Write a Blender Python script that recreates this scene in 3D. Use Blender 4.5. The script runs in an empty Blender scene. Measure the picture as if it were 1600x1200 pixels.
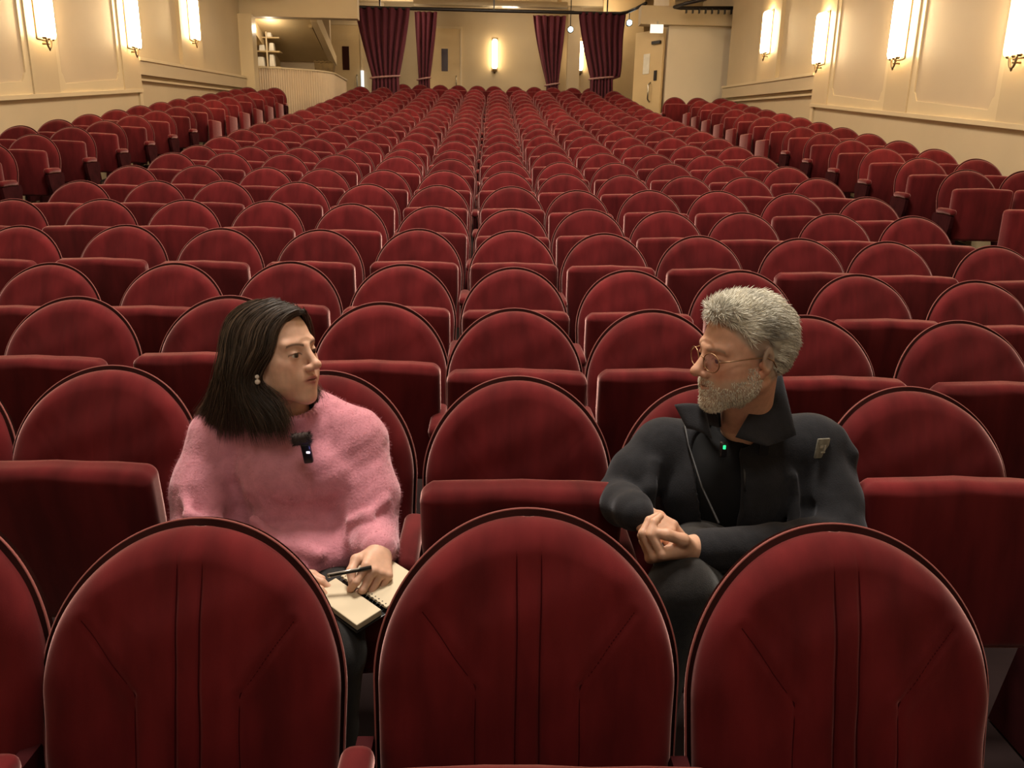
import bpy, math, random
import numpy as np
from mathutils import Matrix, Vector

# ------------------------------------------------------------------ camera, world, lights, exposure
SC = bpy.context.scene
COL = SC.collection
R = math.radians
EYE = 1.43

cam_d = bpy.data.cameras.new('camera')
cam_d.sensor_width = 36.0
cam_d.lens = 36.0 * 1250 / 1600
cam_d.clip_end = 200
cam = bpy.data.objects.new('camera', cam_d)
COL.objects.link(cam)
_r = Vector((0.99953952, -0.02385827, 0.0187491))
_u = Vector((-0.0116831, 0.26766215, 0.963442))
_f = Vector((0.02800448, 0.9632174, -0.26726016))
cam.matrix_world = Matrix(((_r.x, _u.x, -_f.x, 0), (_r.y, _u.y, -_f.y, 0), (_r.z, _u.z, -_f.z, EYE), (0, 0, 0, 1)))
SC.camera = cam

world = bpy.data.worlds.new('world')
SC.world = world
world.use_nodes = True
world.node_tree.nodes['Background'].inputs[0].default_value = (0.05, 0.035, 0.02, 1)
world.node_tree.nodes['Background'].inputs[1].default_value = 0.2

SC.view_settings.view_transform = 'Standard'
SC.view_settings.look = 'None'
SC.view_settings.gamma = 1.0
SC.view_settings.use_curve_mapping = False
SC.view_settings.exposure = 0.0


def area(name, loc, size, power, color, rot=(0, 0, 0), sy=None):
    d = bpy.data.lights.new(name, 'AREA')
    d.energy = power
    d.color = color
    d.size = size
    if sy:
        d.shape = 'RECTANGLE'
        d.size_y = sy
    o = bpy.data.objects.new(name, d)
    COL.objects.link(o)
    o.location = loc
    o.rotation_euler = rot
    return o


WARM = (1.0, 0.83, 0.62)
# house lights in the auditorium ceiling, after one added fill
area('house_or_fill_light', (-0.1, -1.6, 6.2), 1.8, 85, (1.0, 0.90, 0.77))  # added fill: lights the screen wall so it bounces onto seat fronts
area('house_or_fill_light', (-0.1, 3.0, 6.25), 1.3, 430, (1.0, 0.90, 0.77))
area('house_or_fill_light', (-0.2, 7.5, 6.25), 2.0, 270, (1.0, 0.86, 0.68))
area('house_or_fill_light', (-0.2, 12.5, 6.25), 2.2, 270, WARM)
for _x, _y, _w in ((-2.35, 20.9, 34), (0.4, 21.6, 30), (2.6, 20.8, 34)):  # added point lights without fixtures, brightening the rear wall and ceiling
    _d = bpy.data.lights.new('entrance_fill', 'POINT')
    _d.energy = _w
    _d.color = WARM
    _d.shadow_soft_size = 0.2
    _o = bpy.data.objects.new('entrance_fill', _d)
    COL.objects.link(_o)
    _o.location = (_x, _y, 4.85)
area('house_or_fill_light', (0.0, 18.0, 5.3), 1.6, 80, WARM, sy=0.6)
LAMP_POWER = 48.0

random.seed(7)
RNG = np.random.default_rng(11)

# ------------------------------------------------------------------ materials


def mat(name, color=(0.8, 0.8, 0.8), rough=0.6, metal=0.0, spec=0.5, noise=None, bump=None, sheen=None,
        emit=None, attr=None, rnd=None, alpha=None, trans=None, sss=None, coat=None):
    """noise=(scale, amount[, stretch]), bump=(scale, strength[, stretch]), rnd = per-object brightness spread"""
    m = bpy.data.materials.new(name)
    m.use_nodes = True
    nt = m.node_tree
    b = nt.nodes['Principled BSDF']
    b.inputs['Base Color'].default_value = (*color, 1)
    b.inputs['Roughness'].default_value = rough
    b.inputs['Metallic'].default_value = metal
    b.inputs['Specular IOR Level'].default_value = spec
    if sheen:
        b.inputs['Sheen Weight'].default_value = sheen[0]
        b.inputs['Sheen Roughness'].default_value = sheen[1]
        b.inputs['Sheen Tint'].default_value = (*sheen[2], 1)
    if coat:
        b.inputs['Coat Weight'].default_value = coat
    if emit:
        b.inputs['Emission Color'].default_value = (*emit[0], 1)
        b.inputs['Emission Strength'].default_value = emit[1]
    if sss:
        b.inputs['Subsurface Weight'].default_value = sss
        b.inputs['Subsurface Radius'].default_value = (0.012, 0.005, 0.003)
        b.inputs['Subsurface Scale'].default_value = 0.6
    if trans:
        b.inputs['Transmission Weight'].default_value = trans
        b.inputs['IOR'].default_value = 1.3
    out = None
    if attr:
        a = nt.nodes.new('ShaderNodeAttribute')
        a.attribute_name = 'Col'
        out = a.outputs['Color']
    tc = nt.nodes.new('ShaderNodeTexCoord')

    def tex(scale, stretch, detail=4):
        n = nt.nodes.new('ShaderNodeTexNoise')
        n.inputs['Scale'].default_value = scale
        n.inputs['Detail'].default_value = detail
        mp = nt.nodes.new('ShaderNodeMapping')
        mp.inputs['Scale'].default_value = stretch
        nt.links.new(tc.outputs['Object'], mp.inputs['Vector'])
        nt.links.new(mp.outputs['Vector'], n.inputs['Vector'])
        return n
    if noise:
        n = tex(noise[0], noise[2] if len(noise) > 2 else (1, 1, 1))
        if rnd:
            oi = nt.nodes.new('ShaderNodeObjectInfo')
            ad = nt.nodes.new('ShaderNodeVectorMath')
            ad.operation = 'ADD'
            sc = nt.nodes.new('ShaderNodeVectorMath')
            sc.operation = 'SCALE'
            sc.inputs[3].default_value = 31.0
            cb = nt.nodes.new('ShaderNodeCombineXYZ')
            nt.links.new(oi.outputs['Random'], cb.inputs[0])
            nt.links.new(oi.outputs['Random'], cb.inputs[1])
            nt.links.new(cb.outputs[0], sc.inputs[0])
            mpn = n.inputs['Vector'].links[0].from_node
            nt.links.new(mpn.outputs[0], ad.inputs[0])
            nt.links.new(sc.outputs[0], ad.inputs[1])
            nt.links.new(ad.outputs[0], n.inputs['Vector'])
        mr = nt.nodes.new('ShaderNodeMapRange')
        mr.inputs[1].default_value = 0.3
        mr.inputs[2].default_value = 0.7
        mr.inputs[3].default_value = 1 - noise[1]
        mr.inputs[4].default_value = 1 + noise[1]
        nt.links.new(n.outputs[0], mr.inputs[0])
        mx = nt.nodes.new('ShaderNodeVectorMath')
        mx.operation = 'SCALE'
        if out is None:
            mx.inputs[0].default_value = color
        else:
            nt.links.new(out, mx.inputs[0])
        fac = mr.outputs[0]
        if rnd:
            mr2 = nt.nodes.new('ShaderNodeMapRange')
            mr2.inputs[3].default_value = 1 - rnd
            mr2.inputs[4].default_value = 1 + rnd
            nt.links.new(oi.outputs['Random'], mr2.inputs[0])
            mu = nt.nodes.new('ShaderNodeMath')
            mu.operation = 'MULTIPLY'
            nt.links.new(fac, mu.inputs[0])
            nt.links.new(mr2.outputs[0], mu.inputs[1])
            fac = mu.outputs[0]
        nt.links.new(fac, mx.inputs[3])
        out = mx.outputs[0]
    if out is not None:
        nt.links.new(out, b.inputs['Base Color'])
    if bump:
        n2 = tex(bump[0], bump[2] if len(bump) > 2 else (1, 1, 1), 3)
        bp = nt.nodes.new('ShaderNodeBump')
        bp.inputs['Strength'].default_value = bump[1]
        bp.inputs['Distance'].default_value = 0.003
        nt.links.new(n2.outputs[0], bp.inputs['Height'])
        nt.links.new(bp.outputs[0], b.inputs['Normal'])
    return m


M = {}
M['velvet'] = mat('red_velvet', (0.102, 0.0098, 0.0112), 0.9, spec=0.10, noise=(7, 0.30, (2.2, 1, 0.5)), rnd=0.14,
                  sheen=(1.0, 0.33, (1.0, 0.56, 0.52)), bump=(1400, 0.15))
M['shell'] = mat('seat_shell_lacquer', (0.014, 0.004, 0.0035), 0.85, spec=0.0, noise=(9, 0.3))
M['edge_glint_line'] = mat('seat_edge_highlight', (0.27, 0.085, 0.075), 0.7, spec=0.1, sheen=(0.6, 0.3, (1, .55, .5)))  # pale pink line stands in for the highlight along the shell edge
M['seam'] = mat('dark_seam_thread', (0.045, 0.004, 0.005), 0.9, spec=0.05)
M['iron'] = mat('seat_stanchion', (0.035, 0.006, 0.007), 0.9, spec=0.05, noise=(12, 0.3))
M['wall'] = mat('cream_wall_paint', (0.52, 0.405, 0.25), 0.62, noise=(1.3, 0.045), bump=(60, 0.06))
M['wall2'] = mat('cream_panel_paint', (0.50, 0.385, 0.25), 0.6, noise=(1.0, 0.05), bump=(60, 0.05))
M['pale'] = mat('pale_brightened_paint', (0.66, 0.565, 0.42), 0.6, noise=(0.7, 0.05))  # pale paint, raised further in place of light missing on this panel
M['pilaster'] = mat('cream_pilaster_paint', (0.52, 0.40, 0.24), 0.55, noise=(1.2, 0.04), bump=(60, 0.05))
M['trim'] = mat('cream_trim_gloss', (0.60, 0.475, 0.29), 0.4, noise=(2, 0.04))
M['ceil'] = mat('ceiling_paint', (0.60, 0.47, 0.28), 0.8, noise=(0.8, 0.04))
M['floor'] = mat('auditorium_floor', (0.018, 0.010, 0.010), 0.85, spec=0.1, noise=(3, 0.3))
M['aisle'] = mat('aisle_carpet', (0.10, 0.05, 0.04), 0.95, noise=(6, 0.3), bump=(300, 0.3))
M['curtain'] = mat('plum_curtain', (0.115, 0.028, 0.040), 0.9, spec=0.1, noise=(5, 0.15, (3, 3, .3)), sheen=(0.15, 0.4, (1, .5, .5)))
M['rope'] = mat('tieback_rope', (0.42, 0.22, 0.20), 0.8)
M['lampglass'] = mat('lit_opal_glass', (1, .9, .7), 0.4, emit=((1.0, 0.76, 0.43), LAMP_POWER))
M['brass'] = mat('aged_brass', (0.16, 0.105, 0.05), 0.5, metal=0.6)
M['black'] = mat('black_steel', (0.012, 0.008, 0.007), 0.45)
M['door'] = mat('door_paint', (0.62, 0.45, 0.23), 0.5, noise=(2, 0.05))
M['darkglass'] = mat('dark_red_glass', (0.03, 0.004, 0.004), 0.2)
M['ribbed'] = mat('ribbed_panel', (0.66, 0.50, 0.33), 0.6, noise=(3, 0.04))
M['soffit'] = mat('stair_underside', (0.50, 0.37, 0.19), 0.8, noise=(2, 0.06))
M['paper'] = mat('white_goods', (0.75, 0.70, 0.58), 0.6, noise=(8, 0.1))
M['brown'] = mat('brown_cloth', (0.16, 0.10, 0.035), 0.85, noise=(9, 0.25))
M['bluelamp'] = mat('cold_lamp', (.8, .95, 1), 0.3, emit=((0.62, 0.9, 1.0), 9))
M['whitelamp'] = mat('sign_light', (1, .95, .85), 0.3, emit=((1.0, 0.92, 0.75), 0.9))
M['steel'] = mat('brushed_steel', (0.45, 0.42, 0.36), 0.3, metal=1.0)

# ------------------------------------------------------------------ mesh helpers


def mesh(name, v, f, smooth=False, col=None):
    me = bpy.data.meshes.new(name)
    v = np.asarray(v, dtype=np.float64)
    if isinstance(f, np.ndarray):
        f = f.tolist()
    me.from_pydata(v.tolist(), [], f)
    if smooth:
        me.polygons.foreach_set('use_smooth', np.ones(len(me.polygons), dtype=bool))
    if col is not None:
        ca = me.color_attributes.new('Col', 'FLOAT_COLOR', 'POINT')
        c4 = np.ones((len(v), 4), dtype=np.float32)
        c4[:, :3] = col
        ca.data.foreach_set('color', c4.ravel())
    me.update()
    return me


def link(name, me, material=None, parent=None, loc=(0, 0, 0), rot=(0, 0, 0)):
    o = bpy.data.objects.new(name, me)
    COL.objects.link(o)
    if material is not None and len(me.materials) == 0:
        me.materials.append(material)
    if parent is not None:
        o.parent = parent
    o.location = loc
    o.rotation_euler = rot
    return o


def thing(name, label, cat, loc=(0, 0, 0), rot=(0, 0, 0), group=None):
    o = bpy.data.objects.new(name, None)
    o.empty_display_size = 0.1
    COL.objects.link(o)
    o.location = loc
    o.rotation_euler = rot
    tag(o, label, cat, group)
    return o


def tag(o, label, cat, group=None, kind=None):
    o['label'] = label
    o['category'] = cat
    if group:
        o['group'] = group
    if kind:
        o['kind'] = kind
    return o


class MB:
    """collects shapes that make up ONE part"""

    def __init__(self):
        self.v = []
        self.f = []
        self.n = 0

    def add(self, v, f):
        v = np.asarray(v, float)
        self.v.append(v)
        for q in (f.tolist() if isinstance(f, np.ndarray) else f):
            self.f.append([i + self.n for i in q])
        self.n += len(v)
        return self

    def box(self, lo, hi):
        x0, y0, z0 = lo
        x1, y1, z1 = hi
        v = [(x0, y0, z0), (x1, y0, z0), (x1, y1, z0), (x0, y1, z0), (x0, y0, z1), (x1, y0, z1), (x1, y1, z1), (x0, y1, z1)]
        return self.add(v, [(0, 3, 2, 1), (4, 5, 6, 7), (0, 1, 5, 4), (1, 2, 6, 5), (2, 3, 7, 6), (3, 0, 4, 7)])

    def prism(self, poly, a, b, axis='x'):
        """extrude a polygon (list of 2-tuples) along axis from a to b"""
        n = len(poly)
        mk = {'x': lambda t, p: (t, p[0], p[1]), 'y': lambda t, p: (p[0], t, p[1]), 'z': lambda t, p: (p[0], p[1], t)}[axis]
        v = [mk(a, p) for p in poly] + [mk(b, p) for p in poly]
        f = [list(range(n))[::-1], list(range(n, 2 * n))] + [(i, (i + 1) % n, n + (i + 1) % n, n + i) for i in range(n)]
        return self.add(v, f)

    def build(self, name, material=None, parent=None, smooth=False, loc=(0, 0, 0), rot=(0, 0, 0)):
        return link(name, mesh(name, np.concatenate(self.v), self.f, smooth), material, parent, loc, rot)


def tube(pts, rad, seg=8, cap=True):
    pts = np.asarray(pts, float)
    n = len(pts)
    rad = np.broadcast_to(np.asarray(rad, float), (n,))
    t = np.gradient(pts, axis=0)
    t /= np.linalg.norm(t, axis=1)[:, None] + 1e-12
    ref = np.array([0, 0, 1.0]) if abs(t[0][2]) < 0.9 else np.array([1.0, 0, 0])
    u = np.cross(t[0], ref)
    u /= np.linalg.norm(u)
    us = []
    for i in range(n):
        u = u - t[i] * (u @ t[i])
        u /= np.linalg.norm(u) + 1e-12
        us.append(u)
    us = np.array(us)
    w = np.cross(t, us)
    a = np.linspace(0, 2 * np.pi, seg, endpoint=False)
    v = pts[:, None] + rad[:, None, None] * (np.cos(a)[None, :, None] * us[:, None] + np.sin(a)[None, :, None] * w[:, None])
    v = v.reshape(-1, 3)
    f = []
    for i in range(n - 1):
        for j in range(seg):
            k = (j + 1) % seg
            f.append([i * seg + j, i * seg + k, (i + 1) * seg + k, (i + 1) * seg + j])
    if cap:
        f.append(list(range(seg))[::-1])
        f.append(list(range((n - 1) * seg, n * seg)))
    return v, f


def roundbox(size, r, n=6):
    """a box of the given size with edges rounded to radius r"""
    v, f = [], []
    size = np.asarray(size, float) / 2
    base = 0

    def ticks(h):
        a = np.linspace(-1, 1, n + 1)
        inner = np.linspace(-(h - r), h - r, max(3, n // 2))[1:-1] if h > r else np.array([])
        cor = r * (1 - np.cos(np.linspace(0, np.pi / 2, n // 2 + 1)))
        return np.unique(np.round(np.concatenate([-h + cor, [-(h - r)], inner, [h - r], h - cor]), 6))
    for ax in range(3):
        b, c = (ax + 1) % 3, (ax + 2) % 3
        tb, tc = ticks(size[b]), ticks(size[c])
        for s in (-1, 1):
            B, C = np.meshgrid(tb, tc, indexing='ij')
            p = np.zeros(B.shape + (3,))
            p[..., ax] = s * size[ax]
            p[..., b] = B
            p[..., c] = C
            p = p.reshape(-1, 3)
            q = np.clip(p, -(size - r), size - r)
            d = p - q
            d /= np.linalg.norm(d, axis=1)[:, None] + 1e-12
            p = q + d * r
            nb, nc = len(tb), len(tc)
            for i in range(nb - 1):
                for j in range(nc - 1):
                    qd = [base + i * nc + j, base + (i + 1) * nc + j, base + (i + 1) * nc + j + 1, base + i * nc + j + 1]
                    f.append(qd if s > 0 else qd[::-1])
            v.append(p)
            base += len(p)
    v = np.concatenate(v)
    key = np.round(v, 5)
    uq, inv = np.unique(key, axis=0, return_inverse=True)
    inv = inv.reshape(-1)
    f = [[int(inv[i]) for i in q] for q in f]
    f = [q for q in f if len(set(q)) >= 3]
    f = [list(dict.fromkeys(q)) for q in f]
    return uq, f


def struct(name, mb_or_me, material, label=None, cat=None, smooth=False):
    o = mb_or_me.build(name, material, smooth=smooth)
    o['kind'] = 'structure'
    if label:
        o['label'] = label
        o['category'] = cat
    return o


ORD = ['first', 'second', 'third', 'fourth', 'fifth', 'sixth', 'seventh', 'eighth', 'ninth', 'tenth', 'eleventh', 'twelfth',
       'thirteenth', 'fourteenth', 'fifteenth', 'sixteenth', 'seventeenth', 'eighteenth', 'nineteenth', 'twentieth',
       'twenty-first', 'twenty-second', 'twenty-third', 'twenty-fourth']
# ------------------------------------------------------------------ room shell
XL, XR = -5.05, 4.69
PITCH_X, X0, Y1, PITCH_Y = 0.51, 0.0761, 1.2116, 0.80764
SLANT, CURVE = -0.02116, 0.00483
ROWH = [-0.567, -0.544, -0.504, -0.466, -0.378, -0.286, -0.187, -0.09, 0.007, 0.096, 0.204, 0.311, 0.414, 0.515, 0.616, 0.719,
        0.825, 0.936, 1.051, 1.171, 1.294, 1.419, 1.544]
BACK_H = 0.86
_ys = [Y1 + PITCH_Y * i for i in range(23)]
_fy = [-4.5, 0.0] + _ys + [20.2, 21.3, 24.0]
_fz = [0.0, 0.0] + [h + EYE - BACK_H for h in ROWH] + [2.30, 2.385, 2.385]


def floor_z(y):
    return float(np.interp(y, _fy, _fz))


def floor_strip(x0, x1, ys, dz=0.0, th=0.2):
    b = MB()
    n = len(ys)
    v = []
    for x in (x0, x1):
        for y in ys:
            v.append((x, y, floor_z(y) + dz))
    for x in (x0, x1):
        for y in ys:
            v.append((x, y, -th - 0.2))
    f = []
    for i in range(n - 1):
        f.append((i, n + i, n + i + 1, i + 1))
        f.append((2 * n + i, 2 * n + i + 1, 3 * n + i + 1, 3 * n + i))
        f.append((i, i + 1, 2 * n + i + 1, 2 * n + i))
        f.append((n + i, 3 * n + i, 3 * n + i + 1, n + i + 1))
    f += [(0, 2 * n, 3 * n, n), (n - 1, 2 * n - 1, 4 * n - 1, 3 * n - 1)]
    return b.add(v, f)


struct('floor', floor_strip(XL - 0.2, XR + 0.4, _fy), M['floor'], 'dark raked auditorium floor under the seats', 'floor')


def rail_z(y):
    return 1.835 + (y - 7.31) * 0.102


def side_z(y, side):
    """seat top height on the raised side blocks"""
    return EYE + (0.16 + (y - 7.9) * 0.13 if side < 0 else 0.0 + (y - 6.65) * 0.13)


def side_floor(y, side):
    return side_z(y, side) - BACK_H


for side, nm in ((-1, 'left'), (1, 'right')):
    X = XL if side < 0 else XR
    a, bnd = (X, X + 1.16) if side < 0 else (X - 1.20, X)
    b = MB()
    ys = np.linspace(5.3, 17.75, 12)
    n = len(ys)
    v = [(x, y, side_floor(y, side)) for x in (a, bnd) for y in ys] + [(x, y, floor_z(y) - 0.1) for x in (a, bnd) for y in ys]
    f = []
    for i in range(n - 1):
        f += [(i, n + i, n + i + 1, i + 1), (i, i + 1, 2 * n + i + 1, 2 * n + i), (n + i, 3 * n + i, 3 * n + i + 1, n + i + 1),
              (2 * n + i, 2 * n + i + 1, 3 * n + i + 1, 3 * n + i)]
    f += [(0, 2 * n, 3 * n, n), (n - 1, 2 * n - 1, 4 * n - 1, 3 * n - 1)]
    b.add(v, f)
    struct('platform_' + nm, b, M['floor'], 'raised floor under the %s side block of seats' % nm, 'floor')
    # front part of the wall, thicker, up to the step
    th = 0.25
    o = MB().box((X if side > 0 else X - th, -4.5, -0.4), (X + th if side > 0 else X, 12.27, 6.4))
    struct('wall_' + nm, o, M['wall'], 'cream %s side wall of the auditorium' % nm, 'wall')
    b = MB().box((X + .06 if side > 0 else X - th, 12.27, 0.2), (X + th if side > 0 else X - .06, 17.2 if side > 0 else 17.55, 6.4))
    struct('wall_%s_rear' % nm, b, M['wall'], 'cream rear section of the %s side wall behind the step' % nm, 'wall')
    s = -side  # direction into the room

    def slab(y0, y1, z0f, z1f, d0, d1, name, material, label, cat='trim'):
        q = MB()
        xs = (X + s * d0, X + s * d1)
        vv = []
        for x in xs:
            vv += [(x, y0, z0f(y0)), (x, y1, z0f(y1)), (x, y1, z1f(y1)), (x, y0, z1f(y0))]
        q.add(vv, [(0, 1, 2, 3), (7, 6, 5, 4), (0, 4, 5, 1), (1, 5, 6, 2), (2, 6, 7, 3), (3, 7, 4, 0)])
        return struct(name, q, material, label, cat)
    slab(-4.5, 12.27, lambda y: rail_z(y) - 0.045, rail_z, 0.0, 0.055, 'trim_1', M['trim'],
         'sloping dado rail along the %s wall' % nm)
    # pilasters with sconces, panels between them
    pil = [2.8, 5.1, 7.39, 9.68, 11.98]
    for i, yc in enumerate(pil):
        slab(yc - 0.27, yc + 0.29, rail_z, lambda y: 6.4, 0.0, 0.040, 'trim_2', M['pilaster'],
             'flat pilaster on the %s wall, %s from the rear step' % (nm, ORD[len(pil) - 1 - i]))
    for i in range(len(pil) - 1):
        y0, y1 = pil[i] + 0.29, pil[i + 1] - 0.27
        # raised frame: border around a sunk panel with clipped lower corners
        fr = MB()
        m = 0.10
        zb = lambda y: rail_z(y) + 0.115
        inner = [(y0 + m, zb(y0 + m) + 0.11), (y0 + m + 0.03, zb(y0 + m) + 0.085), (y0 + m + 0.075, zb(y0) + 0.0), (y1 - m - 0.075, zb(y1) + 0.0),
                 (y1 - m - 0.03, zb(y1 - m) + 0.085), (y1 - m, zb(y1 - m) + 0.11), (y1 - m, 5.6), (y0 + m, 5.6)]
        outer = [(y0, zb(y0) + 0.11), (y0, zb(y0) + 0.085), (y0, rail_z(y0)), (y1, rail_z(y1)), (y1, zb(y1) + 0.085), (y1, zb(y1) + 0.11), (y1, 6.4), (y0, 6.4)]
        n = len(inner)
        d = 0.024
        vv = [(X + s * d, *p) for p in outer] + [(X + s * d, *p) for p in inner] + [(X, *p) for p in inner] + [(X + s * 0.012, *p) for p in [(p[0], p[1]) for p in inner]]
        ff = []
        for k in range(n):
            k2 = (k + 1) % n
            ff.append((k, k2, n + k2, n + k))
            ff.append((n + k, n + k2, 2 * n + k2, 2 * n + k))
        fr.add(vv[:3 * n], ff)
        struct('trim_3', fr, M['trim'], 'moulded panel frame on the %s wall, %s bay from the rear step' % (nm, ORD[len(pil) - 2 - i]), 'trim')
        pn = MB().add([(X + s * 0.008, *p) for p in inner] + [(X, *p) for p in inner],
                      [list(range(n)), list(range(n, 2 * n))[::-1]] + [(k, (k + 1) % n, n + (k + 1) % n, n + k) for k in range(n)])
        struct('trim_4', pn, M['wall2'], 'plain sunk panel on the %s wall, %s bay from the rear step' % (nm, ORD[len(pil) - 2 - i]), 'trim')
    # rear ledge: a deep band with a moulding under it
    yr = 17.15 if side > 0 else 17.45
    lz = lambda y: 2.76 + (y - 12.4) * 0.047
    slab(12.27, yr, lambda y: lz(y) - 0.22, lz, -0.06, 0.035, 'trim_5', M['wall'], 'deep ledge along the rear of the %s wall' % nm)
    slab(12.27, yr, lambda y: lz(y) - 0.03, lambda y: lz(y) + 0.012, 0.02, 0.055, 'trim_6', M['trim'], 'rounded lip of the ledge on the %s wall' % nm)
    slab(12.27, yr, lambda y: lz(y) - 0.30, lambda y: lz(y) - 0.27, -0.06, 0.0, 'trim_7', M['trim'], 'thin moulding under the ledge on the %s wall' % nm)
    slab(14.1, 15.1, lambda y: lz(y), lambda y: 6.4, -0.06, 0.0, 'trim_8', M['pilaster'], 'shallow pilaster on the rear of the %s wall' % nm)
    slab(12.20, 12.30, lambda y: -0.2, lambda y: 6.4, 0.0, 0.03, 'trim_9', M['trim'], 'edge strip at the step of the %s wall' % nm)

    # wall sconces
    lamps = [(9.70, 2.66, 0.040), (12.02, 2.86, 0.040), (14.58, 3.31, 0.0)]
    if side > 0:
        lamps = [(7.45, 2.42, 0.040)] + lamps
    names = ['nearest', 'second nearest', 'third nearest', 'farthest'] if side > 0 else ['nearest', 'middle', 'farthest']
    for i, (y, z, off) in enumerate(lamps):
        t = thing('wall_sconce', 'tall glowing tubular wall lamp with brass bracket, %s on the %s wall' % (names[i], nm), 'lamp',
                  (X + s * off, y, z), (0, 0, 0 if s > 0 else math.pi), 'lit wall lamps on the side walls')
        # local x points into the room
        for dy in (-0.082, 0.0, 0.082):
            a = np.linspace(0, 2 * np.pi, 12, endpoint=False)
            prof = [(0.0, 0.001), (0.0, 0.03), (0.015, 0.04), (0.05, 0.046), (0.60, 0.046), (0.635, 0.04), (0.65, 0.026), (0.65, 0.001)]
            vv = np.array([[(0.07 + r_ * math.cos(q) + (0.018 if dy == 0 else 0), dy + r_ * math.sin(q), h_) for q in a] for h_, r_ in prof]).reshape(-1, 3)
            ff = []
            for p in range(len(prof) - 1):
                for q in range(12):
                    ff.append((p * 12 + q, p * 12 + (q + 1) % 12, (p + 1) * 12 + (q + 1) % 12, (p + 1) * 12 + q))
            link('glass_tube', mesh('glass_tube', vv, ff, True), M['lampglass'], t)
        link('back_plate', mesh('back_plate', *[x for x in (MB().box((0.0, -0.12, -0.02), (0.016, 0.12, 0.67)).v[0], MB().box((0, 0, 0), (1, 1, 1)).f)]), M['brass'], t)
        br = MB()
        k = np.linspace(0, 1, 9)
        for sg in (-1, 1):
            pts = np.stack([0.075 + 0.0 * k, sg * 0.05 * np.cos(k * np.pi / 2), -0.005 - 0.105 * np.sin(k * np.pi / 2)], 1)
            br.add(*tube(pts, np.linspace(0.012, 0.009, 9), 8))
        br.add(*tube([(0.075, 0, -0.09), (0.075, 0, -0.115), (0.075, 0, -0.135)], [0.012, 0.014, 0.005], 8))
        br.add(*tube([(0.0, 0, -0.06), (0.075, 0, -0.06)], 0.01, 8))
        br.build('bracket', M['brass'], t, True)
        cup = MB()
        for dy in (-0.082, 0, 0.082):
            cup.add(*tube([(0.07, dy, -0.02), (0.07, dy, 0.012)], [0.016, 0.034], 10))
        cup.build('lamp_holder', M['brass'], t, True)

# ceiling, screen wall, rear walls
struct('ceiling', MB().box((XL - .3, -4.6, 6.4), (XR + .5, 17.3, 6.6)), M['ceil'], 'high cream ceiling over the auditorium', 'ceiling')
struct('wall_front', MB().box((XL - .3, -4.7, -0.4), (XR + .5, -4.5, 6.5)), mat('screen_bounce_white', (0.75, 0.74, 0.70), 0.9), 'unseen screen wall behind the viewer, white for bounced fill', 'wall')  # unseen; made white to bounce fill onto the seat fronts
struct('wall_back', MB().box((-5.6, 23.0, 1.0), (5.6, 23.2, 5.6)), M['wall'], 'cream rear wall behind the last row', 'wall')
struct('wall_beam', MB().box((XL - .3, 17.2, 5.35), (XR + .5, 17.4, 6.5)), M['ceil'], 'beam where the ceiling drops over the last rows', 'wall')
struct('ceiling_rear', MB().box((-5.8, 17.3, 5.35), (5.8, 23.2, 5.5)), M['ceil'], 'lower cream ceiling over the rear entrance', 'ceiling')
struct('wall_left_recess', MB().box((-5.75, 17.5, 0.6), (-5.6, 23.1, 5.5)), M['wall'], 'side wall of the booth recess', 'wall')
struct('wall_right_recess', MB().box((5.2, 17.1, 0.6), (5.35, 23.1, 5.5)), M['wall'], 'side wall behind the right rear corner', 'wall')
# rear left: white corner post, header over the booth, wall with door left of the curtains
struct('trim_10', MB().box((-5.12, 17.45, 0.9), (-4.84, 17.75, 4.18)), M['trim'], 'white corner post beside the booth', 'trim')
struct('wall_header_left', MB().box((-5.7, 17.6, 4.16), (-2.75, 17.85, 5.4)), M['wall'], 'cream header over the booth opening', 'wall')
struct('wall_booth_back', MB().box((-5.7, 20.4, 0.9), (-3.85, 20.55, 5.4)), M['wall2'], 'pale back wall of the booth', 'wall')
struct('wall_rear_left', MB().box((-4.6, 21.9, 0.9), (-2.75, 22.05, 5.4)), M['wall'], 'cream wall with a door between booth and curtain', 'wall')
struct('baseboard_rear_left', MB().box((-4.55, 21.86, 1.4), (-4.2, 21.9, 3.35)), M['door'], 'darker wainscot beside the booth', 'baseboard')
# rear right
struct('wall_right_end', MB().box((3.62, 17.8, 0.9), (4.98, 17.95, 4.21)), M['pale'], 'pale wall panel behind the right block', 'wall')
struct('wall_header_right', MB().box((3.0, 17.65, 4.2), (5.2, 17.98, 4.55)), M['wall'], 'cream beam over the right rear wall panel', 'wall')
struct('wall_right_return', MB().box((3.62, 17.95, 0.9), (3.74, 19.7, 5.4)), M['door'], 'ochre return wall with an exit door', 'wall')
struct('wall_right_lobby', MB().box((2.7, 21.4, 0.9), (3.72, 21.5, 5.4)), M['door'], 'ochre wall behind the right curtain', 'wall')
struct('wall_column', MB().box((1.90, 22.0, 1.5), (2.22, 22.3, 5.4)), M['pilaster'], 'square column between the right curtains', 'wall')


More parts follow.
